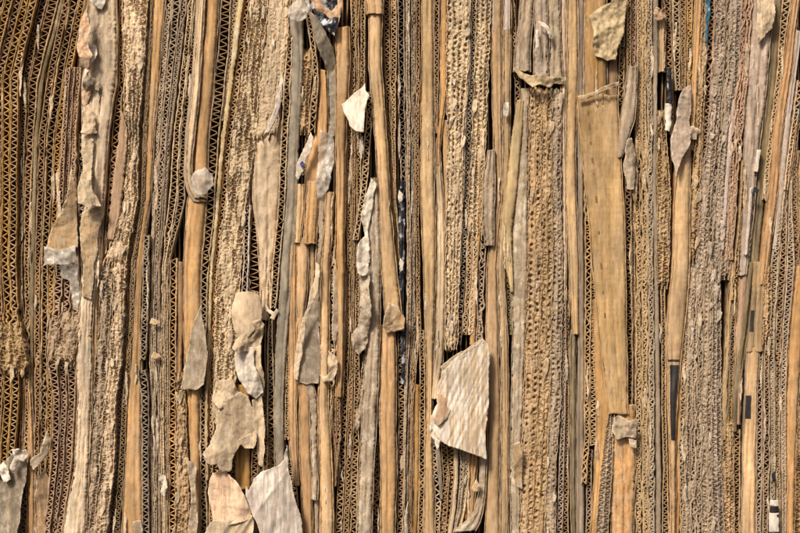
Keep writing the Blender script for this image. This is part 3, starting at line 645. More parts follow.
flap([(320,275),(319,330),(319,383),(307,384),(297,382),(297,365),(301,345),(308,315),(314,290)], 'gr2', 'olive-grey curved pocket of paper, centre', 7, wr=.6, ws=12, tx=-.25, cat='torn flap')
flap([(320,265),(319,285),(314,302),(307,322),(303,345),(300,365),(298,380),(294,378),(295,362),(297,345),(303,320),(310,298),(315,280),(316,262)], 'pale', 'thick pale curling edge strip left of the olive-grey pocket', 12, wr=.8, ws=5, bend=1.6, mat='mottle')
fold([(380,303,312),(399,309,317.5),(440,310.5,318),(480,311,318.5),(500,311,318)], 'grey', 'crumpled pale grey strip dropping from the curved pocket', 5, 3, wr=1.1, ws=4, fray=.5, mat='mottle')
fold([(498,313,319),(533,313,319)], 'grey', 'short grey fold end under the crumpled pale strip', 0)
fold([(27,335,349.5),(66,335,350),(133,335.5,346.5),(200,335.5,345.5),(266,336.5,345.5),(330,337,344.5),(397,336,343)], 'gold', 'long smooth ochre tube fold under the marbled print', 5, 6)
fold([(192,326,334),(230,324,332.5),(266,321,329.5),(330,320,329.5),(399,318.5,329),(430,319,331),(533,320,333.5)], 'buff', 'bright buff fold, centre, running to the bottom', 5, 5)
sheaf([(235,330,335),(300,329,336),(350,328,336),(399,325,332),(438,324.5,331.5)], 't:pale', 'frayed, right of the bright buff fold', 3, ((240,340,385,400),(.3,1,.8,.2)))
flap([(329,350),(337,356),(338,368),(333,380),(324,382),(320,374),(326,376),(331,370),(328,362)], 'pale', 'curled torn shavings on the bright buff fold', 12, wr=1.8, ws=3.5)
flap([(333,268),(337,270),(338,330),(335,360),(332,330)], 'gr2', 'thin grey paper edge right of the frayed sheet, centre', 4, wr=.8, ws=5)
# ---- 345..400
sheaf([(0,350,365.5),(90,350,365),(133,346.5,362),(200,346,361),(266,346,360),(330,345,359.5),(399,341,360),(466,338,359),(533,334,357)], 't:brn:tan d:brn t:brn:tan', 'right of the smooth ochre tube fold', -1)
sheaf([(385,332,341),(430,332,341),(486,332,336)], 'f:brn f:brn', 'short brown, right of the bright buff fold', 2)
flap([(342,105),(350,98),(360,90),(365.5,84),(366,92),(370,96),(365,115),(364,134),(357,133),(350,127),(345,115)], 'white', 'white torn triangular flap, upper centre', 13, wr=.7, ws=10, tx=.2, cat='torn flap')
sheaf([(92,367,373),(133,364.5,371.5),(180,361,368),(200,359,365),(240,353,359)], 't:tan:pale', 'short slanting, behind the white triangular flap', 5)
flap([(360,140),(363,136),(364,150),(361,165),(359,152)], 'white', 'small white sliver below the triangular flap', 8, wr=.6)
fold([(0,365,383),(10,366,383),(15,366.5,383)], 'buff', 'wider collar at the top of the stained tube fold', 9, 5)
fold([(12,368.5,382),(66,369,382.5),(133,374,386.5),(200,378.5,390.5),(266,381,397),(310,384,401),(331,386,404)], 'buff', 'long stained tube fold with a torn foot', 5, 5.5)
flap([(384,318),(389,302),(398,306),(405,318),(404,328),(396,331),(386,333),(383,326)], 'tan', 'crumpled torn foot of the stained tube fold', 13, wr=1.8, ws=5)
fold([(325,382,396),(399,379.5,397),(466,380,397),(533,381,396)], 'gold', 'plump ochre fold under the torn foot, lower centre', 2, 6)
fold([(178,373,377),(200,367,380),(266,367,381.5),(330,367,380.5),(399,362,378),(466,360,375),(533,356,371.5)], 'grey', 'long pale grey creased paper strip, lower centre', 6, 3.6, .4, 1.0, 6., .5, 'mottle', 'creased_strip')
flap([(371,178),(377,184),(373,205),(368,230),(370,262),(362,268),(357,262),(358,245),(365,236),(361,215),(364,200)], 'white', 'white peeling skin on the upper end of the grey strip', 12, wr=1.6, ws=5, mat='mottle')
flap([(357,262),(369,264),(370,272),(364,276),(358,273)], 'white', 'small bright white scrap below the peeling white skin', 14, wr=1, ws=4)
flap([(360,274),(370,276),(371,300),(369,330),(366,348),(359,355),(353,348),(352,334),(358,326),(360,300)], 'grey', 'mottled grey peel ending in a rounded blob, centre', 13, wr=1.8, ws=4.5, mat='mottle')
crushed([(355,364,372),(399,358,364),(430,355,361)], 'grey', 'short ragged grey edge beside the creased grey strip', 2, 1, .7, 5, 3, .8, slivers=10)
sheaf([(440,373,379),(533,371,380)], 't:brn', 'low, between the grey strip and plump ochre fold', -4)
sheaf([(0,383.5,397),(60,384,397),(133,387,396),(200,391,397),(266,397,401)], 'f:brn f:tan', 'thin, right of the stained tube fold', -2)
sheaf([(330,397,404),(399,398,406),(533,397,404)], 'f:brn', 'low, right of the plump ochre fold', -2)
sheaf([(0,397.5,405),(80,398,405),(133,399,406),(190,401,407)], 'z:blk:grey', 'black, just left of the middle of the picture top', -1)
fold([(180,399.5,405),(230,399,405),(300,400,404.5),(385,401,405)], 'blk', 'black plastic edge with white bits, middle of the stack', 2, 2, wr=1.5, ws=5, fray=.6, mat='marble', name='plastic_strip', lips=False)
for i, (a, b, w_) in enumerate(((399, 190, 'upper'), (400, 258, 'middle'), (399, 316, 'lower'))):
    flap([(a,b),(a+4,b+4),(a+3,b+12),(a,b+14),(a-1,b+6)], 'white', f'{w_} of three white bits on the black plastic edge', 7, wr=1, ws=3, mat='mottle', name='paper_bit', cat='paper bit')
# ---- 405..470
sheaf([(0,405.5,420.5),(133,406.5,419.5),(266,406.5,420),(330,406,421),(399,404,414),(466,403,413),(533,402,412)], 'd:grey d:gr2 f:brn', 'left of the bright fold by the middle', 0)
fold([(385,414,420),(440,413.5,419.5),(533,412.5,418)], 'och', 'narrow ochre fold low beside the pale fold, lower middle', 0)
sheaf([(330,419,424.5),(399,419.5,426),(466,419,425.5),(533,418,424)], 't:brn:tan', 'left of the buff fold, lower middle', 0)
flap([(404,545),(405,515),(408,500),(410,545)], 'white', 'white paper sliver at the bottom edge, lower middle', 5, wr=.6)
fold([(0,421.5,433.5),(66,421,434),(133,420.5,435),(200,420.5,435.5),(266,422.5,435.5),(330,425,434.5),(399,427,433),(450,425,434),(533,424,436)], 'buff', 'bright smooth fold left of the white fan-shaped flap', 3, 5)
sheaf([(0,434,440),(66,434,439.5),(133,435.5,438)], 'f:brn', 'right of the bright smooth fold', -2)
fold([(0,440.5,447),(66,439.5,446.5),(95,440,447),(133,437.5,442),(165,436,440)], 'orn', 'narrow orange fold at the top, beside the big crushed board', 1)
fold([(150,436,440),(200,436.5,444),(266,436.5,445.5),(330,436,445),(370,433,442),(399,430,438)], 'pale', 'pale narrow fold leading down behind the fan-shaped flap', 2, 3)
fold([(120,442.5,448),(200,444.5,449),(266,446,449)], 'tan', 'slender tan fold edge at the left of the big crushed board', 0)
crushed([(0,448,469),(66,446,468),(133,448,463),(200,447,462),(266,446,460),(350,446,457)], 'pale', 'big crushed board with open cells, upper middle', 4, 2.5, .75, 6., 3., 1.1, hole=.6, slivers=12, pits=8)
fold([(0,469,471.5),(66,467,470),(133,462,466),(200,460,464),(266,456,460),(340,452,456)], 'pale', 'white liner edge right of the big crushed board', 1, 1, fray=.3, wr=.5, ws=4, mat='mottle', lips=False)
sheaf([(0,471.5,477),(66,470,475),(133,466,471.5),(200,464,469),(266,460,467),(345,455,462)], 'f:gr2:blk', 'dark, right of the white liner edge', -3)
crushed([(0,477,490.5),(66,475,489),(133,472,486),(200,469,482),(240,468,482)], 'pale', 'pale battered board with small holes, left of the lilac tips', 3, 2, .7, 4.8, 2.8, .8, hole=.7, slivers=6, pits=7)
sheaf([(236,467,478),(266,466,478),(335,462,474)], 'd:tan d:pale', 'of the pair just above the fan-shaped flap', 1)
fold([(150,478,483),(230,476,481),(266,474.5,478),(345,470,475)], 'orn', 'thin orange fold above the fan-shaped flap', 0, lips=False)
sheaf([(240,480,487),(300,478,484),(345,476,483)], 't:grey', 'ragged, just above the tip of the fan flap', 0, ((240,345),(.6,.6)))
fold([(150,488,495),(180,483,496),(215,482,494),(246,484,493)], 'grey', 'grey torn tongue ending above the fan-shaped flap', 6, 2.4, wr=.8, ws=6, fray=.6, mat='paper')
fold([(0,490.5,502),(66,491,502.5),(133,494,503),(200,496,503),(266,487,497.5),(330,486,499),(399,488,500.5),(466,488,500.5),(533,485,500)], 'tan', 'long tan fold with a lilac tip, middle', 1, 4, marks=(('printed_patch',-34,31,.0,.3,'lil','print'),))
fold([(0,503.5,511.5),(66,504,511.5),(133,503,510),(200,502,509.5),(266,498,505),(330,500,508),(399,501.5,509),(533,501,509.5)], 'tan', 'slimmer tan fold with a lilac top, right of the long one', 2, 3, marks=(('printed_patch',-34,31,.1,.9,'lil','print'),))
flap([(504,104),(508,103),(508.5,112),(507,118),(503,117),(502.5,110)], 'white', 'white speck of paper on the slim tan fold', 9, wr=1, ws=3, mat='mottle', name='paper_bit', cat='paper bit')
sheaf([(266,505.5,511),(335,508,512)], 'f:olv', 'dark olive, short, right of the slim tan fold', -3)
# fan flap
flap([(482,338),(487,343),(489,358),(488.5,400),(486,458),(463,449),(441,440),(433,430),(430,418),(437,402),(437,385),(441,371),(456,356),(470,347)], (.55,.41,.26), 'fan-shaped white and brown striped torn flap, lower middle', 14, wr=.75, ws=2.7, ridgedir=math.radians(24), mat='fan', bend=2.5, tx=-.06, cat='torn flap')
flap([(437,386),(446,380),(453,388),(452,402),(446,418),(438,424),(432,418),(438,402)], 'peach', 'brown-orange skin on the left side of the fan flap', 18, wr=.8, ws=6)
flap([(429,424),(434,423),(438,432),(440,440),(437,448),(434,440),(430,434)], 'white', 'small white tatter at the left corner of the fan flap', 15, wr=1.6, ws=3, mat='mottle')
flap([(440,366),(456,353),(470,345),(482,338),(483,343),(470,352),(456,361),(443,374)], 'grey', 'rolled grey upper edge of the fan flap', 18, wr=1.4, ws=3.5)
# under the fan
sheaf([(425,429,436),(460,431,438),(500,435,442),(533,434,440)], 'z:pale', 'curving, left of those below the fan flap', 2)
fold([(430,434,438),(470,437.5,442),(500,440,443)], 'gr2', 'thin grey curved paper edge below the fan flap', 3, 1, lips=False)
sheaf([(430,440,447),(480,443,450),(533,437,446)], 'f:brn', 'dark, curving below the fan flap', -1)
sheaf([(432,446.5,455),(480,447,455),(533,440,449)], 'f:tan', 'tan, curving below the fan flap', 0)
fold([(440,454,458.5),(480,455,459),(510,452,456),(533,448,452)], 'pale', 'slim pale curving fold below the fan flap', 3, 2)
sheaf([(440,459.5,470.5),(480,459.5,470),(510,457,466),(533,453,461)], 'd:grey d:pale', 'below the middle of the fan flap', 0)
fold([(450,471,480),(480,470,477),(520,466,474)], 'orn', 'short orange fold below the right of the fan flap', 0, 3)
fold([(452,480,487),(490,479,486),(512,474,483),(524,464,480),(531,452,476)], 'grey', 'grey sheet edge curling left at the bottom, lower middle', 4, 2.6, fray=.3, mat='mottle')
flap([(471,487),(476,478),(480,484),(478,491),(473,490)], 'buff', 'tiny buff tatter on the curling grey sheet', 9, wr=1, name='paper_bit', cat='paper bit')
# ---- 511..562
sheaf([(0,512,516),(66,512,518),(85,515,521),(110,515,521)], 'z:tan:dk', 'left of the wavy grey crumpled sheet', -2)
fold([(0,520.5,533.5),(33,517.5,532),(55,515,531),(72,513.5,531)], 'grey', 'wavy grey crumpled sheet above the yellowed tape', 6, 4, .4, 1.6, 6., .5, 'paper', 'crumpled_sheet')
fold([(0,534,547),(33,534,547),(80,533,548)], 'vio', 'mauve-grey crumpled sheet, left part, above the yellowed tape', 4, 4, .4, 1.6, 5., .8, 'paper', 'crumpled_sheet')
fold([(0,547,560.5),(40,549,561),(84,548,563)], 'grey', 'grey crumpled sheet, right part, above the yellowed tape', 3, 3, .4, 1.6, 5., .8, 'paper', 'crumpled_sheet')
flap([(537,23),(543,24),(551,34),(552,41),(548,40),(545,31),(540,27)], 'white', 'white curled tatter on the mauve crumpled sheet, upper', 13, wr=1, ws=4, mat='mottle')
flap([(535,32),(538,31),(539,45),(536,56),(533,54),(535,44)], 'white', 'white curled tatter on the mauve crumpled sheet, lower', 13, wr=1, ws=4, mat='mottle')
flap([(513,67),(519,72),(530,77),(548,78),(565,78),(566,81),(553,85),(549,89),(538,86),(531,89),(526,84),(518,78),(513,71)], 'yel', 'yellowed tape fold lying across the crumpled sheets', 15, wr=1.5, ws=4, mat='tape', name='plastic_tape', cat='tape')
fold([(100,517,523.5),(133,512,522),(200,505.5,516),(233,503.5,512),(266,506,513),(292,511,513.5)], 'yel', 'curved yellow paper edge bowing to the left, middle right', 4, 2.4, fray=.3, mat='fold', lips=False)
fold([(88,522,531),(133,521,529),(200,514,529),(235,511,529),(266,511,529),(330,513,527),(399,511.5,524),(466,510,522),(533,510.5,521)], 'grey', 'long pale grey creased sheet right of the yellow paper', 2, 4, .4, 1.1, 6., .6, 'mottle', 'creased_strip')
flap([(513,443),(519,440),(522,456),(522,489),(517,486),(513,476)], 'tan', 'brown torn scrap on the lower grey creased sheet', 9, wr=1, ws=5)
crushed([(88,529,541),(133,530,541),(200,529,541),(266,528,542),(399,524,538),(466,522,535),(533,520.5,533)], 'tan', 'holed board, left one of the three matted boards', 2, 2, .7, 6.2, 2.2, .8, hole=.5, slivers=3, pits=7)
crushed([(88,541.5,552),(133,542,552),(200,542,552),(266,542,553),(399,538,550),(466,535,547),(533,533,545)], 'tan', 'holed board, middle one of the three matted boards', 2, 2, .8, 6.6, 2.6, .8, hole=.5, slivers=4, pits=5)
crushed([(88,552,561),(133,552,561),(200,553,561),(266,553,562.5),(399,550,561),(466,547,556),(533,545,556)], 'grey', 'holed board, right one of the three matted boards', 2, 2.5, .8, 5.4, 2.6, .8, hole=.6, slivers=4, pits=4)
fold([(0,561,567.5),(133,561.5,566),(266,563,567.5),(300,563,567)], 'pale', 'slim pale fold at the right of the matted boards', 1)
fold([(0,568.5,579),(66,568,579),(100,567,578),(133,566.5,576.5),(200,566.5,577.5),(266,569,580),(335,573,580)], 'buff', 'smooth buff fold in the upper right middle', 2, 4.5)
fold([(330,572,577.5),(399,571,577),(533,571.5,577)], 'olv', 'slim olive-brown fold under the smooth buff fold', 0)
sheaf([(290,562.5,571),(399,562,570.5),(466,559,570),(533,557,570)], 'f:vio f:brn:tan', 'left of the slim olive-brown fold', -1)
fold([(0,579.5,584.5),(100,578,584),(200,579,584),(266,580,585),(399,577.5,584.5),(533,577,585)], 'gr2', 'narrow grey board edge right of the buff fold', -1, 2, .3, lips=False)
# ---- 584..636 big face
fold([(0,584.5,607),(60,584.5,608),(105,584,609)], (.44,.25,.095), 'broad orange-brown fold top, behind the yellowed tape bundle', 1, 8, .4)
fold([(50,608,618),(95,607,618)], 'brn', 'brown fold behind the broad orange-brown one', -2, 3)
flap([(588,17),(596,10),(610,4),(617,-8),(627,-8),(624,20),(621,40),(615,60),(607,62),(594,57),(591,45),(592,30)], 'yel', 'yellowed crumpled tape bundle at the top right', 12, wr=2.4, ws=6, mat='tape', name='plastic_tape', cat='tape')
sheaf([(190,584.5,592),(266,585,592),(399,584,590),(440,584,590),(484,581,587)], 't:orn:tan', 'left of the big flat face, foot turned', 0)
sheaf([(280,590.5,597),(399,590,597.5),(446,590,597.5)], 'f:tan', 'ragged, below the big flat face', 0)
sheaf([(450,588,594),(533,586,592)], 't:grey', 'short, at the bottom below the big flat face', -1)
fold([(300,592,600),(350,594,606),(399,596,611),(430,596,609),(480,594,603),(533,591,599)], 'orn', 'bright orange fold emerging under the big flat face', 0, 3.6, .4)
fold([(95,577,617.5),(133,579.5,620),(200,587,624),(266,592,625.5),(330,598,626.5),(380,604,627.5),(414,609,628.5)], (.46,.295,.13), 'big flat cardboard face with slanted top, right of the middle', 6, 2.4, .25, .6, 12., .3, 'rib', 'folded_board', step=1.5,
     marks=[('printed_mark',y0_,y0_+l_,.22,.25,'dk','print') for y0_, l_ in ((110,5),(122,8),(140,5),(158,6),(172,4),(196,7),(230,5),(262,9),(290,5),(312,6))])
flap([(577,97.5),(596,91),(617,83),(618,87),(600,94),(578,101)], 'tan', 'slanted lip of board on top of the big flat face', 12, wr=.6, ws=6)
fold([(405,616,635),(440,611,636),(466,610,636.5),(500,612,635.5),(533,612,635)], 'orn', 'rough orange board at the bottom below the big flat face', 1, 4, .3, 1.2, 6., .5, 'paper')
flap([(613,418),(618,415),(628,420),(636,418),(635,438),(625,436),(616,440),(612,430)], 'grey', 'grey-brown crumple on the rough orange board', 9, wr=2, ws=4)
flap([(628,438),(636,440),(635,448),(630,447)], 'pale', 'small pale chip under the grey-brown crumple', 8, wr=1, ws=4, name='paper_bit', cat='paper bit')
crushed([(412,609,614.5),(440,605,613),(466,601.5,612.5),(533,596,608)], 'grey', 'grey slanting board edge left of the rough orange board', 2, 3, .35, 5, 2.4, .5, slivers=2)
# ---- 618..656
sheaf([(0,621,627),(66,619.5,626),(105,618.5,625)], 'z:dk:tan', 'right of the yellowed tape bundle', -2)
sheaf([(0,627.5,637),(40,627,637),(72,627.5,637)], 'f:brn f:red', 'short, above the grey drooping tongue', -1)
fold([(66,628.5,638),(100,624,637),(120,620,635),(140,617,628),(158,615.5,622)], 'grey', 'grey-brown drooping smooth tongue, upper right', 6, 3, wr=.7, ws=6, fray=.4, mat='paper')
flap([(626,140),(631,138),(635,150),(635,175),(633,190),(626,190),(623,170),(625,155)], 'grey', 'grey-brown twisted tab below the drooping tongue', 7, wr=1.2, ws=5, bend=2)
flap([(630,160),(636,158),(638,180),(636,205),(633,200),(631,180)], 'brn', 'dark brown sliver right of the twisted tab', 4, wr=1, ws=5)
sheaf([(178,625,632),(266,626,633),(330,626.5,634),(395,627,634),(420,627,634)], 't:dk:tan', 'black-celled, at the right of the big flat face', 1)
sheaf([(190,632,636),(266,633,637),(399,634,638)], 'f:tan', 'sliver beside the black-celled one', -3)
sheaf([(0,637.5,653.5),(66,637.5,652.5),(133,636.5,653),(200,636,654),(266,637,654.5),(399,636.5,655),(533,636.5,656)], 'd:tan d:tan d:grey', 'left of the rod-like fold, upper right', 1, ((0,140,160,300,533),(0,.1,.5,.3,.3)))
fold([(0,653.5,658.5),(66,654,658.5),(133,653.5,657),(266,654.5,658.5),(399,656.5,661),(533,656.5,661.5)], 'gr2', 'grey-tan rod-like fold running full height, upper right', 2, 2.6, lips=False)
fold([(14,658.5,667),(40,660,666.5),(72,660,666)], 'buff', 'thin buff fold ending above the black plastic, upper right', 3)
flap([(652,14),(655,8),(660,11),(664,8),(665,18),(658,22),(653,21)], 'peach', 'small pinkish rag at the top, upper right', 9, wr=1.8, ws=4)
flap([(665.5,68),(671,68),(672,85),(671,104),(666,104),(665.5,88)], 'blk', 'black part of the plastic tag, upper right', 7, wr=.6, ws=6, bend=1.5, mat='blackfilm', name='plastic_tag', cat='plastic')
flap([(664.5,104),(671,104),(671,118),(669,132),(664.5,131)], 'white', 'white lower end of the black plastic tag, upper right', 7, wr=.5, ws=6, bend=1.5, mat='print', name='plastic_tag', cat='plastic')
crushed([(110,657.5,664),(133,657,666),(200,658,671),(266,656,669),(289,657,667)], 'tan', 'ragged orange-tan board with rounded foot, right', 2, 3, .6, 5, 3.2, .9, slivers=8)
sheaf([(286,661,666),(399,662,667),(466,663,668),(533,662,670)], 'f:dk:tan', 'below the ragged board with rounded foot', -2)
# ---- 656..703
sheaf([(0,665,672),(66,667,674),(133,671,676)], 'f:brn', 'dark, right of the plastic tag', -2)
sheaf([(0,672.5,694),(66,674.5,692),(90,676,691)], 't:tan:grey d:brn d:och', 'above the mauve soft wedge', -1)
fold([(0,695,703.5),(66,692.5,700.5),(110,691,698),(150,690,695)], 'gold', 'ochre fold between wedge and grey matted mass, upper right', 0)
flap([(690,85),(691,105),(690,133),(687,148),(680,160),(674,178),(670,160),(669,140),(676,120),(678,100),(684,88)], 'vio', 'mauve soft paper wedge, upper right', 9, wr=1.6, ws=5, cat='torn flap')
fold([(135,687,690),(150,683,690.5),(170,677,690.5),(200,674,690),(266,671.5,689),(300,668.5,687),(330,666.5,684.5),(360,667,681.5),(399,668,678),(440,670,676.5),(533,671,676)], 'buff', 'pale fold with a black printed strip, right', 5, 4, .4, mat='rib', marks=(('printed_patch',359,362,.12,.92,'blk','print'),('printed_patch',364.5,440,.15,.85,'blk','print'),))
flap([(687,128),(693,126),(699,130),(696,140),(689,140)], 'grey', 'grey crumpled crown on top of the pale fold, right', 8, wr=1.4, ws=4)
fold([(325,685,688.5),(340,682,685),(399,679,683),(466,676,681),(533,675.5,680.5)], 'orn', 'thin orange fold right of the black printed strip', 1, lips=False)
# ---- 690..745 grey mass
flap([(705,-8),(711,-8),(710,15),(707,35),(706,50),(704,40),(705,15)], 'blk', 'thin strip of blue plastic at the top, upper right', 8, wr=.6, ws=6, mat='blue', name='plastic_strip', cat='plastic')
crushed([(0,703.5,709),(66,701,706),(133,697,703),(200,691,700),(266,689,697)], 'tan', 'ragged tan board at the left of the grey mass', 2, 2, .7, 5, 3, .9, slivers=10)
sheaf([(0,709.5,717),(66,706.5,714),(133,703.5,710),(190,701.5,708)], 'z:red:pink', 'open-celled reddish, left of the grey matted mass', 2)
crushed([(0,717,727),(66,714,724),(133,709,718),(200,700,711),(266,697,707),(300,694,705)], 'vio', 'left half of the dusty matted mass, upper right', 2, 2.5, .75, 4.6, 2.3, .8, hole=.7, slivers=12, pits=3)
sheaf([(0,727,732),(66,724,729),(133,718,723),(200,711,716),(266,707,712),(290,706,711)], 'd:vio:grey', 'within the upper right dusty mass', 1.5, ((0,533),(.6,.6)))
crushed([(0,732,742),(66,729,739),(133,723,731),(200,716,726),(266,712,721),(300,711,720)], (.40,.32,.25), 'right half of the dusty matted mass, upper right', 2, 2.2, .7, 4.4, 2.2, .8, hole=.8, slivers=12, pits=2)
crushed([(180,721,735),(266,717,731),(280,716,729)], 'grey', 'narrow grey matted board above the ochre sliver, right', 3, 1.5, .7, 4.6, 2.6, .8, slivers=8)
crushed([(262,690,697),(330,686,693),(399,684,691),(466,683,690),(533,683,691)], 'grey', 'left one of the three grey matted bands, lower right', 2, 2, .7, 4.4, 2.2, .7, hole=.8, slivers=10, pits=2)
sheaf([(262,697.5,705),(330,693.5,704),(399,691.5,702.5),(466,690.5,702),(533,691.5,703)], 'd:grey d:gr2:grey', 'within the lower right matted mass', 1.5, ((0,533),(.5,.5)))
crushed([(262,705,712),(330,704,713),(399,702.5,712),(466,702,712),(533,703,714)], 'grey', 'middle one of the three grey matted bands, lower right', 2, 2, .8, 5., 2.2, .7, hole=.7, slivers=10, pits=3)
crushed([(262,712,719),(330,713,721),(399,712,721.5),(466,712,722),(533,714,725)], (.36,.29,.22), 'right one of the three grey matted bands, lower right', 2, 1.5, .6, 4.6, 2.4, .8, hole=1., slivers=10, pits=2)
sheaf([(326,684,690),(399,680,687),(466,679,686),(533,681,688)], 'f:grey:tan', 'at the left of the lower grey matted mass', 3)
flap([(683,455),(686,452),(686,490),(683,493)], 'gr2', 'small bluish-grey smudge of paper, lower right', 7, wr=.8, ws=4)
sheaf([(0,742.5,752.5),(66,739.5,749),(133,732,743),(200,728,738),(260,725,733)], 'd:red:pink d:red', 'reddish, between matted mass and mauve smooth sheet', 2, ((0,533),(.35,.35)))
fold([(100,733,736),(133,729,732.5),(200,724.5,728),(250,721,724)], 'lil', 'thin lilac liner edge in the matted mass', 4, 1, lips=False, mat='paper')
fold([(0,753,773),(33,751,772),(66,748.5,770),(110,746,765),(133,744.5,762),(200,743,756),(266,739,750),(275,739,748)], 'vio', 'smooth mauve-grey sheet with whitish top, right', 4, 3.6, .35, 1., 7., .6, 'paper', 'creased_strip')
flap([(755,-8),(772,-8),(771,30),(765,34),(757,45),(755,36),(756,15)], 'pale', 'beige-grey top layer on the smooth mauve sheet', 11, wr=1.2, ws=6)
fold([(150,757,760.5),(172,754,757.5)], 'white', 'small white edge on the mauve sheet, upper', 8, 1, lips=False, mat='paper')
fold([(188,750,753),(205,748.5,751.5),(255,744,747)], 'white', 'small white edge on the mauve sheet, lower', 8, 1, lips=False, mat='paper')
flap([(749,192),(752,187),(757,190),(755,199),(753,192),(751,198)], 'blk', 'little dark curled loop of tape on the mauve sheet', 11, wr=.6, ws=4, mat='blackfilm', name='tape_loop', cat='tape')
sheaf([(160,741.5,745),(200,740,743),(266,734,739),(300,731,737)], 't:och:tan', 'thin, at the left of the mauve sheet foot', 2)
# ---- 745..800
fold([(0,774,783),(66,769.5,779),(133,762,771),(200,757,766),(266,751,760),(330,743,752),(370,737,745)], 'olv', 'dark olive smooth board slanting down, upper right', -5, 3, lips=False)
fold([(262,750,754),(330,742,746.5),(399,733,738),(432,733,737)], 'olv', 'olive-green sliver between pale boards, lower right', 1, 1.6, lips=False)
sheaf([(0,783.5,792),(66,778.5,784),(133,769.5,774.5),(200,762.5,768)], 't:pale:tan', 'slanting, left of the rightmost ochre fold', 0)
fold([(0,792.5,800),(66,783.5,792.5),(133,773.5,783.5),(200,767.5,777.5),(266,760,769),(285,758,767)], 'gold', 'ochre fold slanting down from the top right corner', 3, 4)
fold([(30,797,803),(66,792.5,798),(133,784.5,790.5),(200,778.5,783),(250,773,777)], 'lil', 'pale lilac fold right of the slanting ochre fold', 2, 2, lips=False, mat='paper')
sheaf([(80,798,812),(133,790.5,800),(190,784,793)], 'z:tan:pale t:brn', 'at the right edge beside the pale lilac fold', 0)
flap([(799,100),(806,98),(806,130),(800,126),(798,112)], 'blk', 'bit of blue plastic at the right edge', 6, wr=.8, mat='blue', name='plastic_strip', cat='plastic')
sheaf([(150,796,810),(200,793,812),(266,796,815)], 'd:brn d:tan d:brn', 'at the right edge, upper half', -2)
sheaf([(180,784,793),(200,781,793),(266,771,796),(330,769,790),(399,770,787),(466,771,787),(533,772,787.5)], 'd:grey d:brn:grey d:vio:grey', 'in the dark sheaf near the right edge', -1)
crushed([(262,765,773),(330,763,771),(345,763,769)], 'tan', 'short tan edge left of the dark sheaf near the right', 2, 2, .6, 5.2, 3, .8, slivers=6)
fold([(262,754,765),(300,752,764),(330,750,763),(352,747,763)], 'tan', 'tan board with a dark notch, above the buff fold, right', 3, 2, .3, marks=(('printed_patch',310,332,.0,.28,'blk','print'),), lips=False, mat='rib')
fold([(348,747,761),(399,745,757.5),(466,742.5,756.5),(533,742,757)], 'buff', 'buff fold with a black printed square, lower right', 3, 3.4, .35, marks=(('printed_patch',394.5,419,.0,.42,'blk','print'),), mat='rib')
sheaf([(345,760,770),(399,757.5,770),(466,757,770.5),(533,757,768)], 't:grey t:brn:grey', 'open-celled, right of the black printed square', 1)
fold([(262,732,736),(320,727,731.5),(399,722,729),(440,722,728)], 'tan', 'ochre-tan splintered sliver, lower right', 3, 2.6, fray=.6, wr=1, ws=5)
sheaf([(262,736,741),(330,731.5,737),(399,729,734),(430,728,733)], 'f:olv:och', 'dark olive, beside the splintered sliver', 0)
fold([(266,741,749),(330,736,744),(399,736.5,743),(425,737,742)], 'pink', 'pinkish-tan slim board left of the olive sliver', 1, 2.4)
crushed([(420,723,733),(466,724,734),(533,725,735)], 'tan', 'ragged brown board at the bottom, lower right', 2, 1, .6, 5, 3, .8, slivers=6)
sheaf([(430,734,741.5),(533,735,741.5)], 'f:brn:tan', 'at the bottom, left of the buff printed fold', 0)
fold([(266,797,806),(330,790.5,804),(399,787.5,800),(466,787,797),(533,787,796)], 'orn', 'orange-ochre fold at the right edge, lower half', -1, 3.4)
crushed([(399,800,812),(466,797,812),(533,795,812)], 'brn', 'dark brown ragged board in the lower right corner', 3, 0, .6, 5, 3, .8, slivers=6)
# little black and white tag, bottom right
root = empty('plastic_tag', 772, 560, 0); tag(root, 'small white tag with black bands at the bottom right', 'tag')
for (a, b, x0_, x1_, c_) in ((499,505,768.5,777.5,'white'),(505,512,768.5,777,'blk'),(512,531,767.5,778,'white'),(531,548,767,778,'blk')):
    flap([(x0_,a),(x1_,a),(x1_,b),(x0_,b)], c_, None, 9, wr=.15, bend=2, mat='print', name='white_band' if c_ == 'white' else 'black_band', parent=root, fray=.15, solid=.6)
flap([(771.5,513.5),(777.2,513.5),(777.2,516),(773,516)], 'blk', None, 10.6, wr=.1, mat='print', name='black_mark', parent=root, fray=.1, step=.8, solid=.3)
flap([(771,472),(774,471),(775,480),(772,482)], 'blk', 'tiny black speck of plastic above the banded tag', 7, wr=.5, mat='blackfilm', name='plastic_bit', cat='plastic')

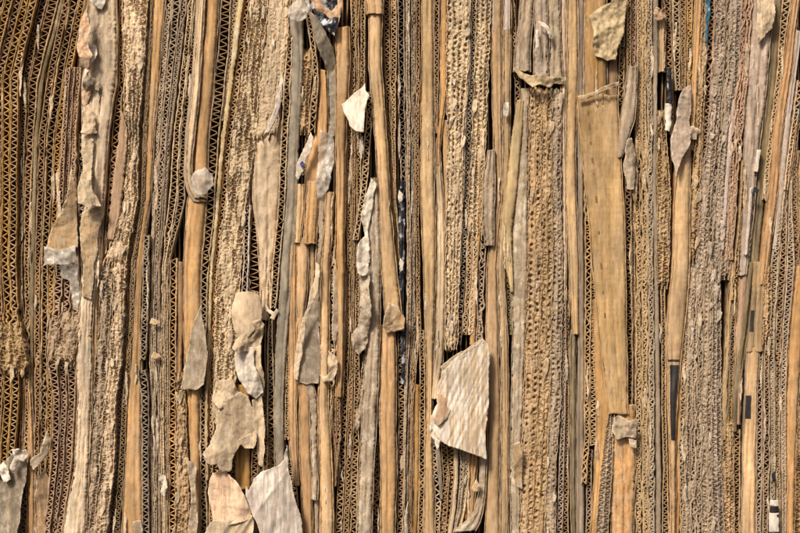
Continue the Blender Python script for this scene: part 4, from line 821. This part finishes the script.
# ------------------------------------------------------------------ behind the front boards: the rest of the stack, in the dark
vs, fs = [], []; n0 = 0
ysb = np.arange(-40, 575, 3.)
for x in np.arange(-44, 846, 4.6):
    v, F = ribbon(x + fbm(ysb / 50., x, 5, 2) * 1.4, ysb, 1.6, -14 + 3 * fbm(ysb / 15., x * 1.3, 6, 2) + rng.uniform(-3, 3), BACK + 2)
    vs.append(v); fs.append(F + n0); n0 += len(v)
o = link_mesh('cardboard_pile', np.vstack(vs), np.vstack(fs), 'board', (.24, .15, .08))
tag(o, 'brown board edges deep in the gaps behind the front of the stack', 'cardboard', None, 'stuff')
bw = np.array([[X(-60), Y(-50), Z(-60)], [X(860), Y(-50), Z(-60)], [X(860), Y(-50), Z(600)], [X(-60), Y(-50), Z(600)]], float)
o = link_mesh('wall', bw, np.array([[0, 1, 2, 3]]), 'board', (.10, .06, .035)); o['kind'] = 'structure'  # dark backing plane, added so the gaps between sheets end in darkness

# ------------------------------------------------------------------ camera and light
cam = bpy.data.cameras.new('camera'); co = bpy.data.objects.new('camera', cam); col.objects.link(co)
DIST = 1.75
co.location = (0, -DIST - .003, 0); co.rotation_euler = (math.radians(90), 0, 0)
cam.sensor_width = 36; cam.lens = 36 * DIST / (W * S); cam.clip_start = .05; cam.clip_end = 100
scene.camera = co
EL, AZ = math.radians(40), math.radians(-26)       # the light comes from above, a little from the left of the viewer
sd_ = Vector((math.sin(AZ) * math.cos(EL), -math.cos(AZ) * math.cos(EL), math.sin(EL)))
sun = bpy.data.lights.new('sun', 'SUN'); so = bpy.data.objects.new('sun', sun); col.objects.link(so)
sun.energy = 3.9; sun.angle = math.radians(11); sun.color = (1, .905, .80)
so.rotation_euler = sd_.to_track_quat('Z', 'Y').to_euler()
w = bpy.data.worlds.new('World'); scene.world = w; w.use_nodes = True
nt = w.node_tree; bg = nt.nodes['Background']
sky = nt.nodes.new('ShaderNodeTexSky'); sky.sky_type = 'NISHITA'; sky.sun_disc = False
sky.sun_elevation = EL; sky.sun_rotation = math.atan2(sd_.x, sd_.y)
sky.dust_density = 6.; sky.air_density = .5; sky.ozone_density = .3
nt.links.new(sky.outputs[0], bg.inputs[0]); bg.inputs[1].default_value = .085
scene.view_settings.view_transform = 'Standard'; scene.view_settings.look = 'None'; scene.view_settings.exposure = 0
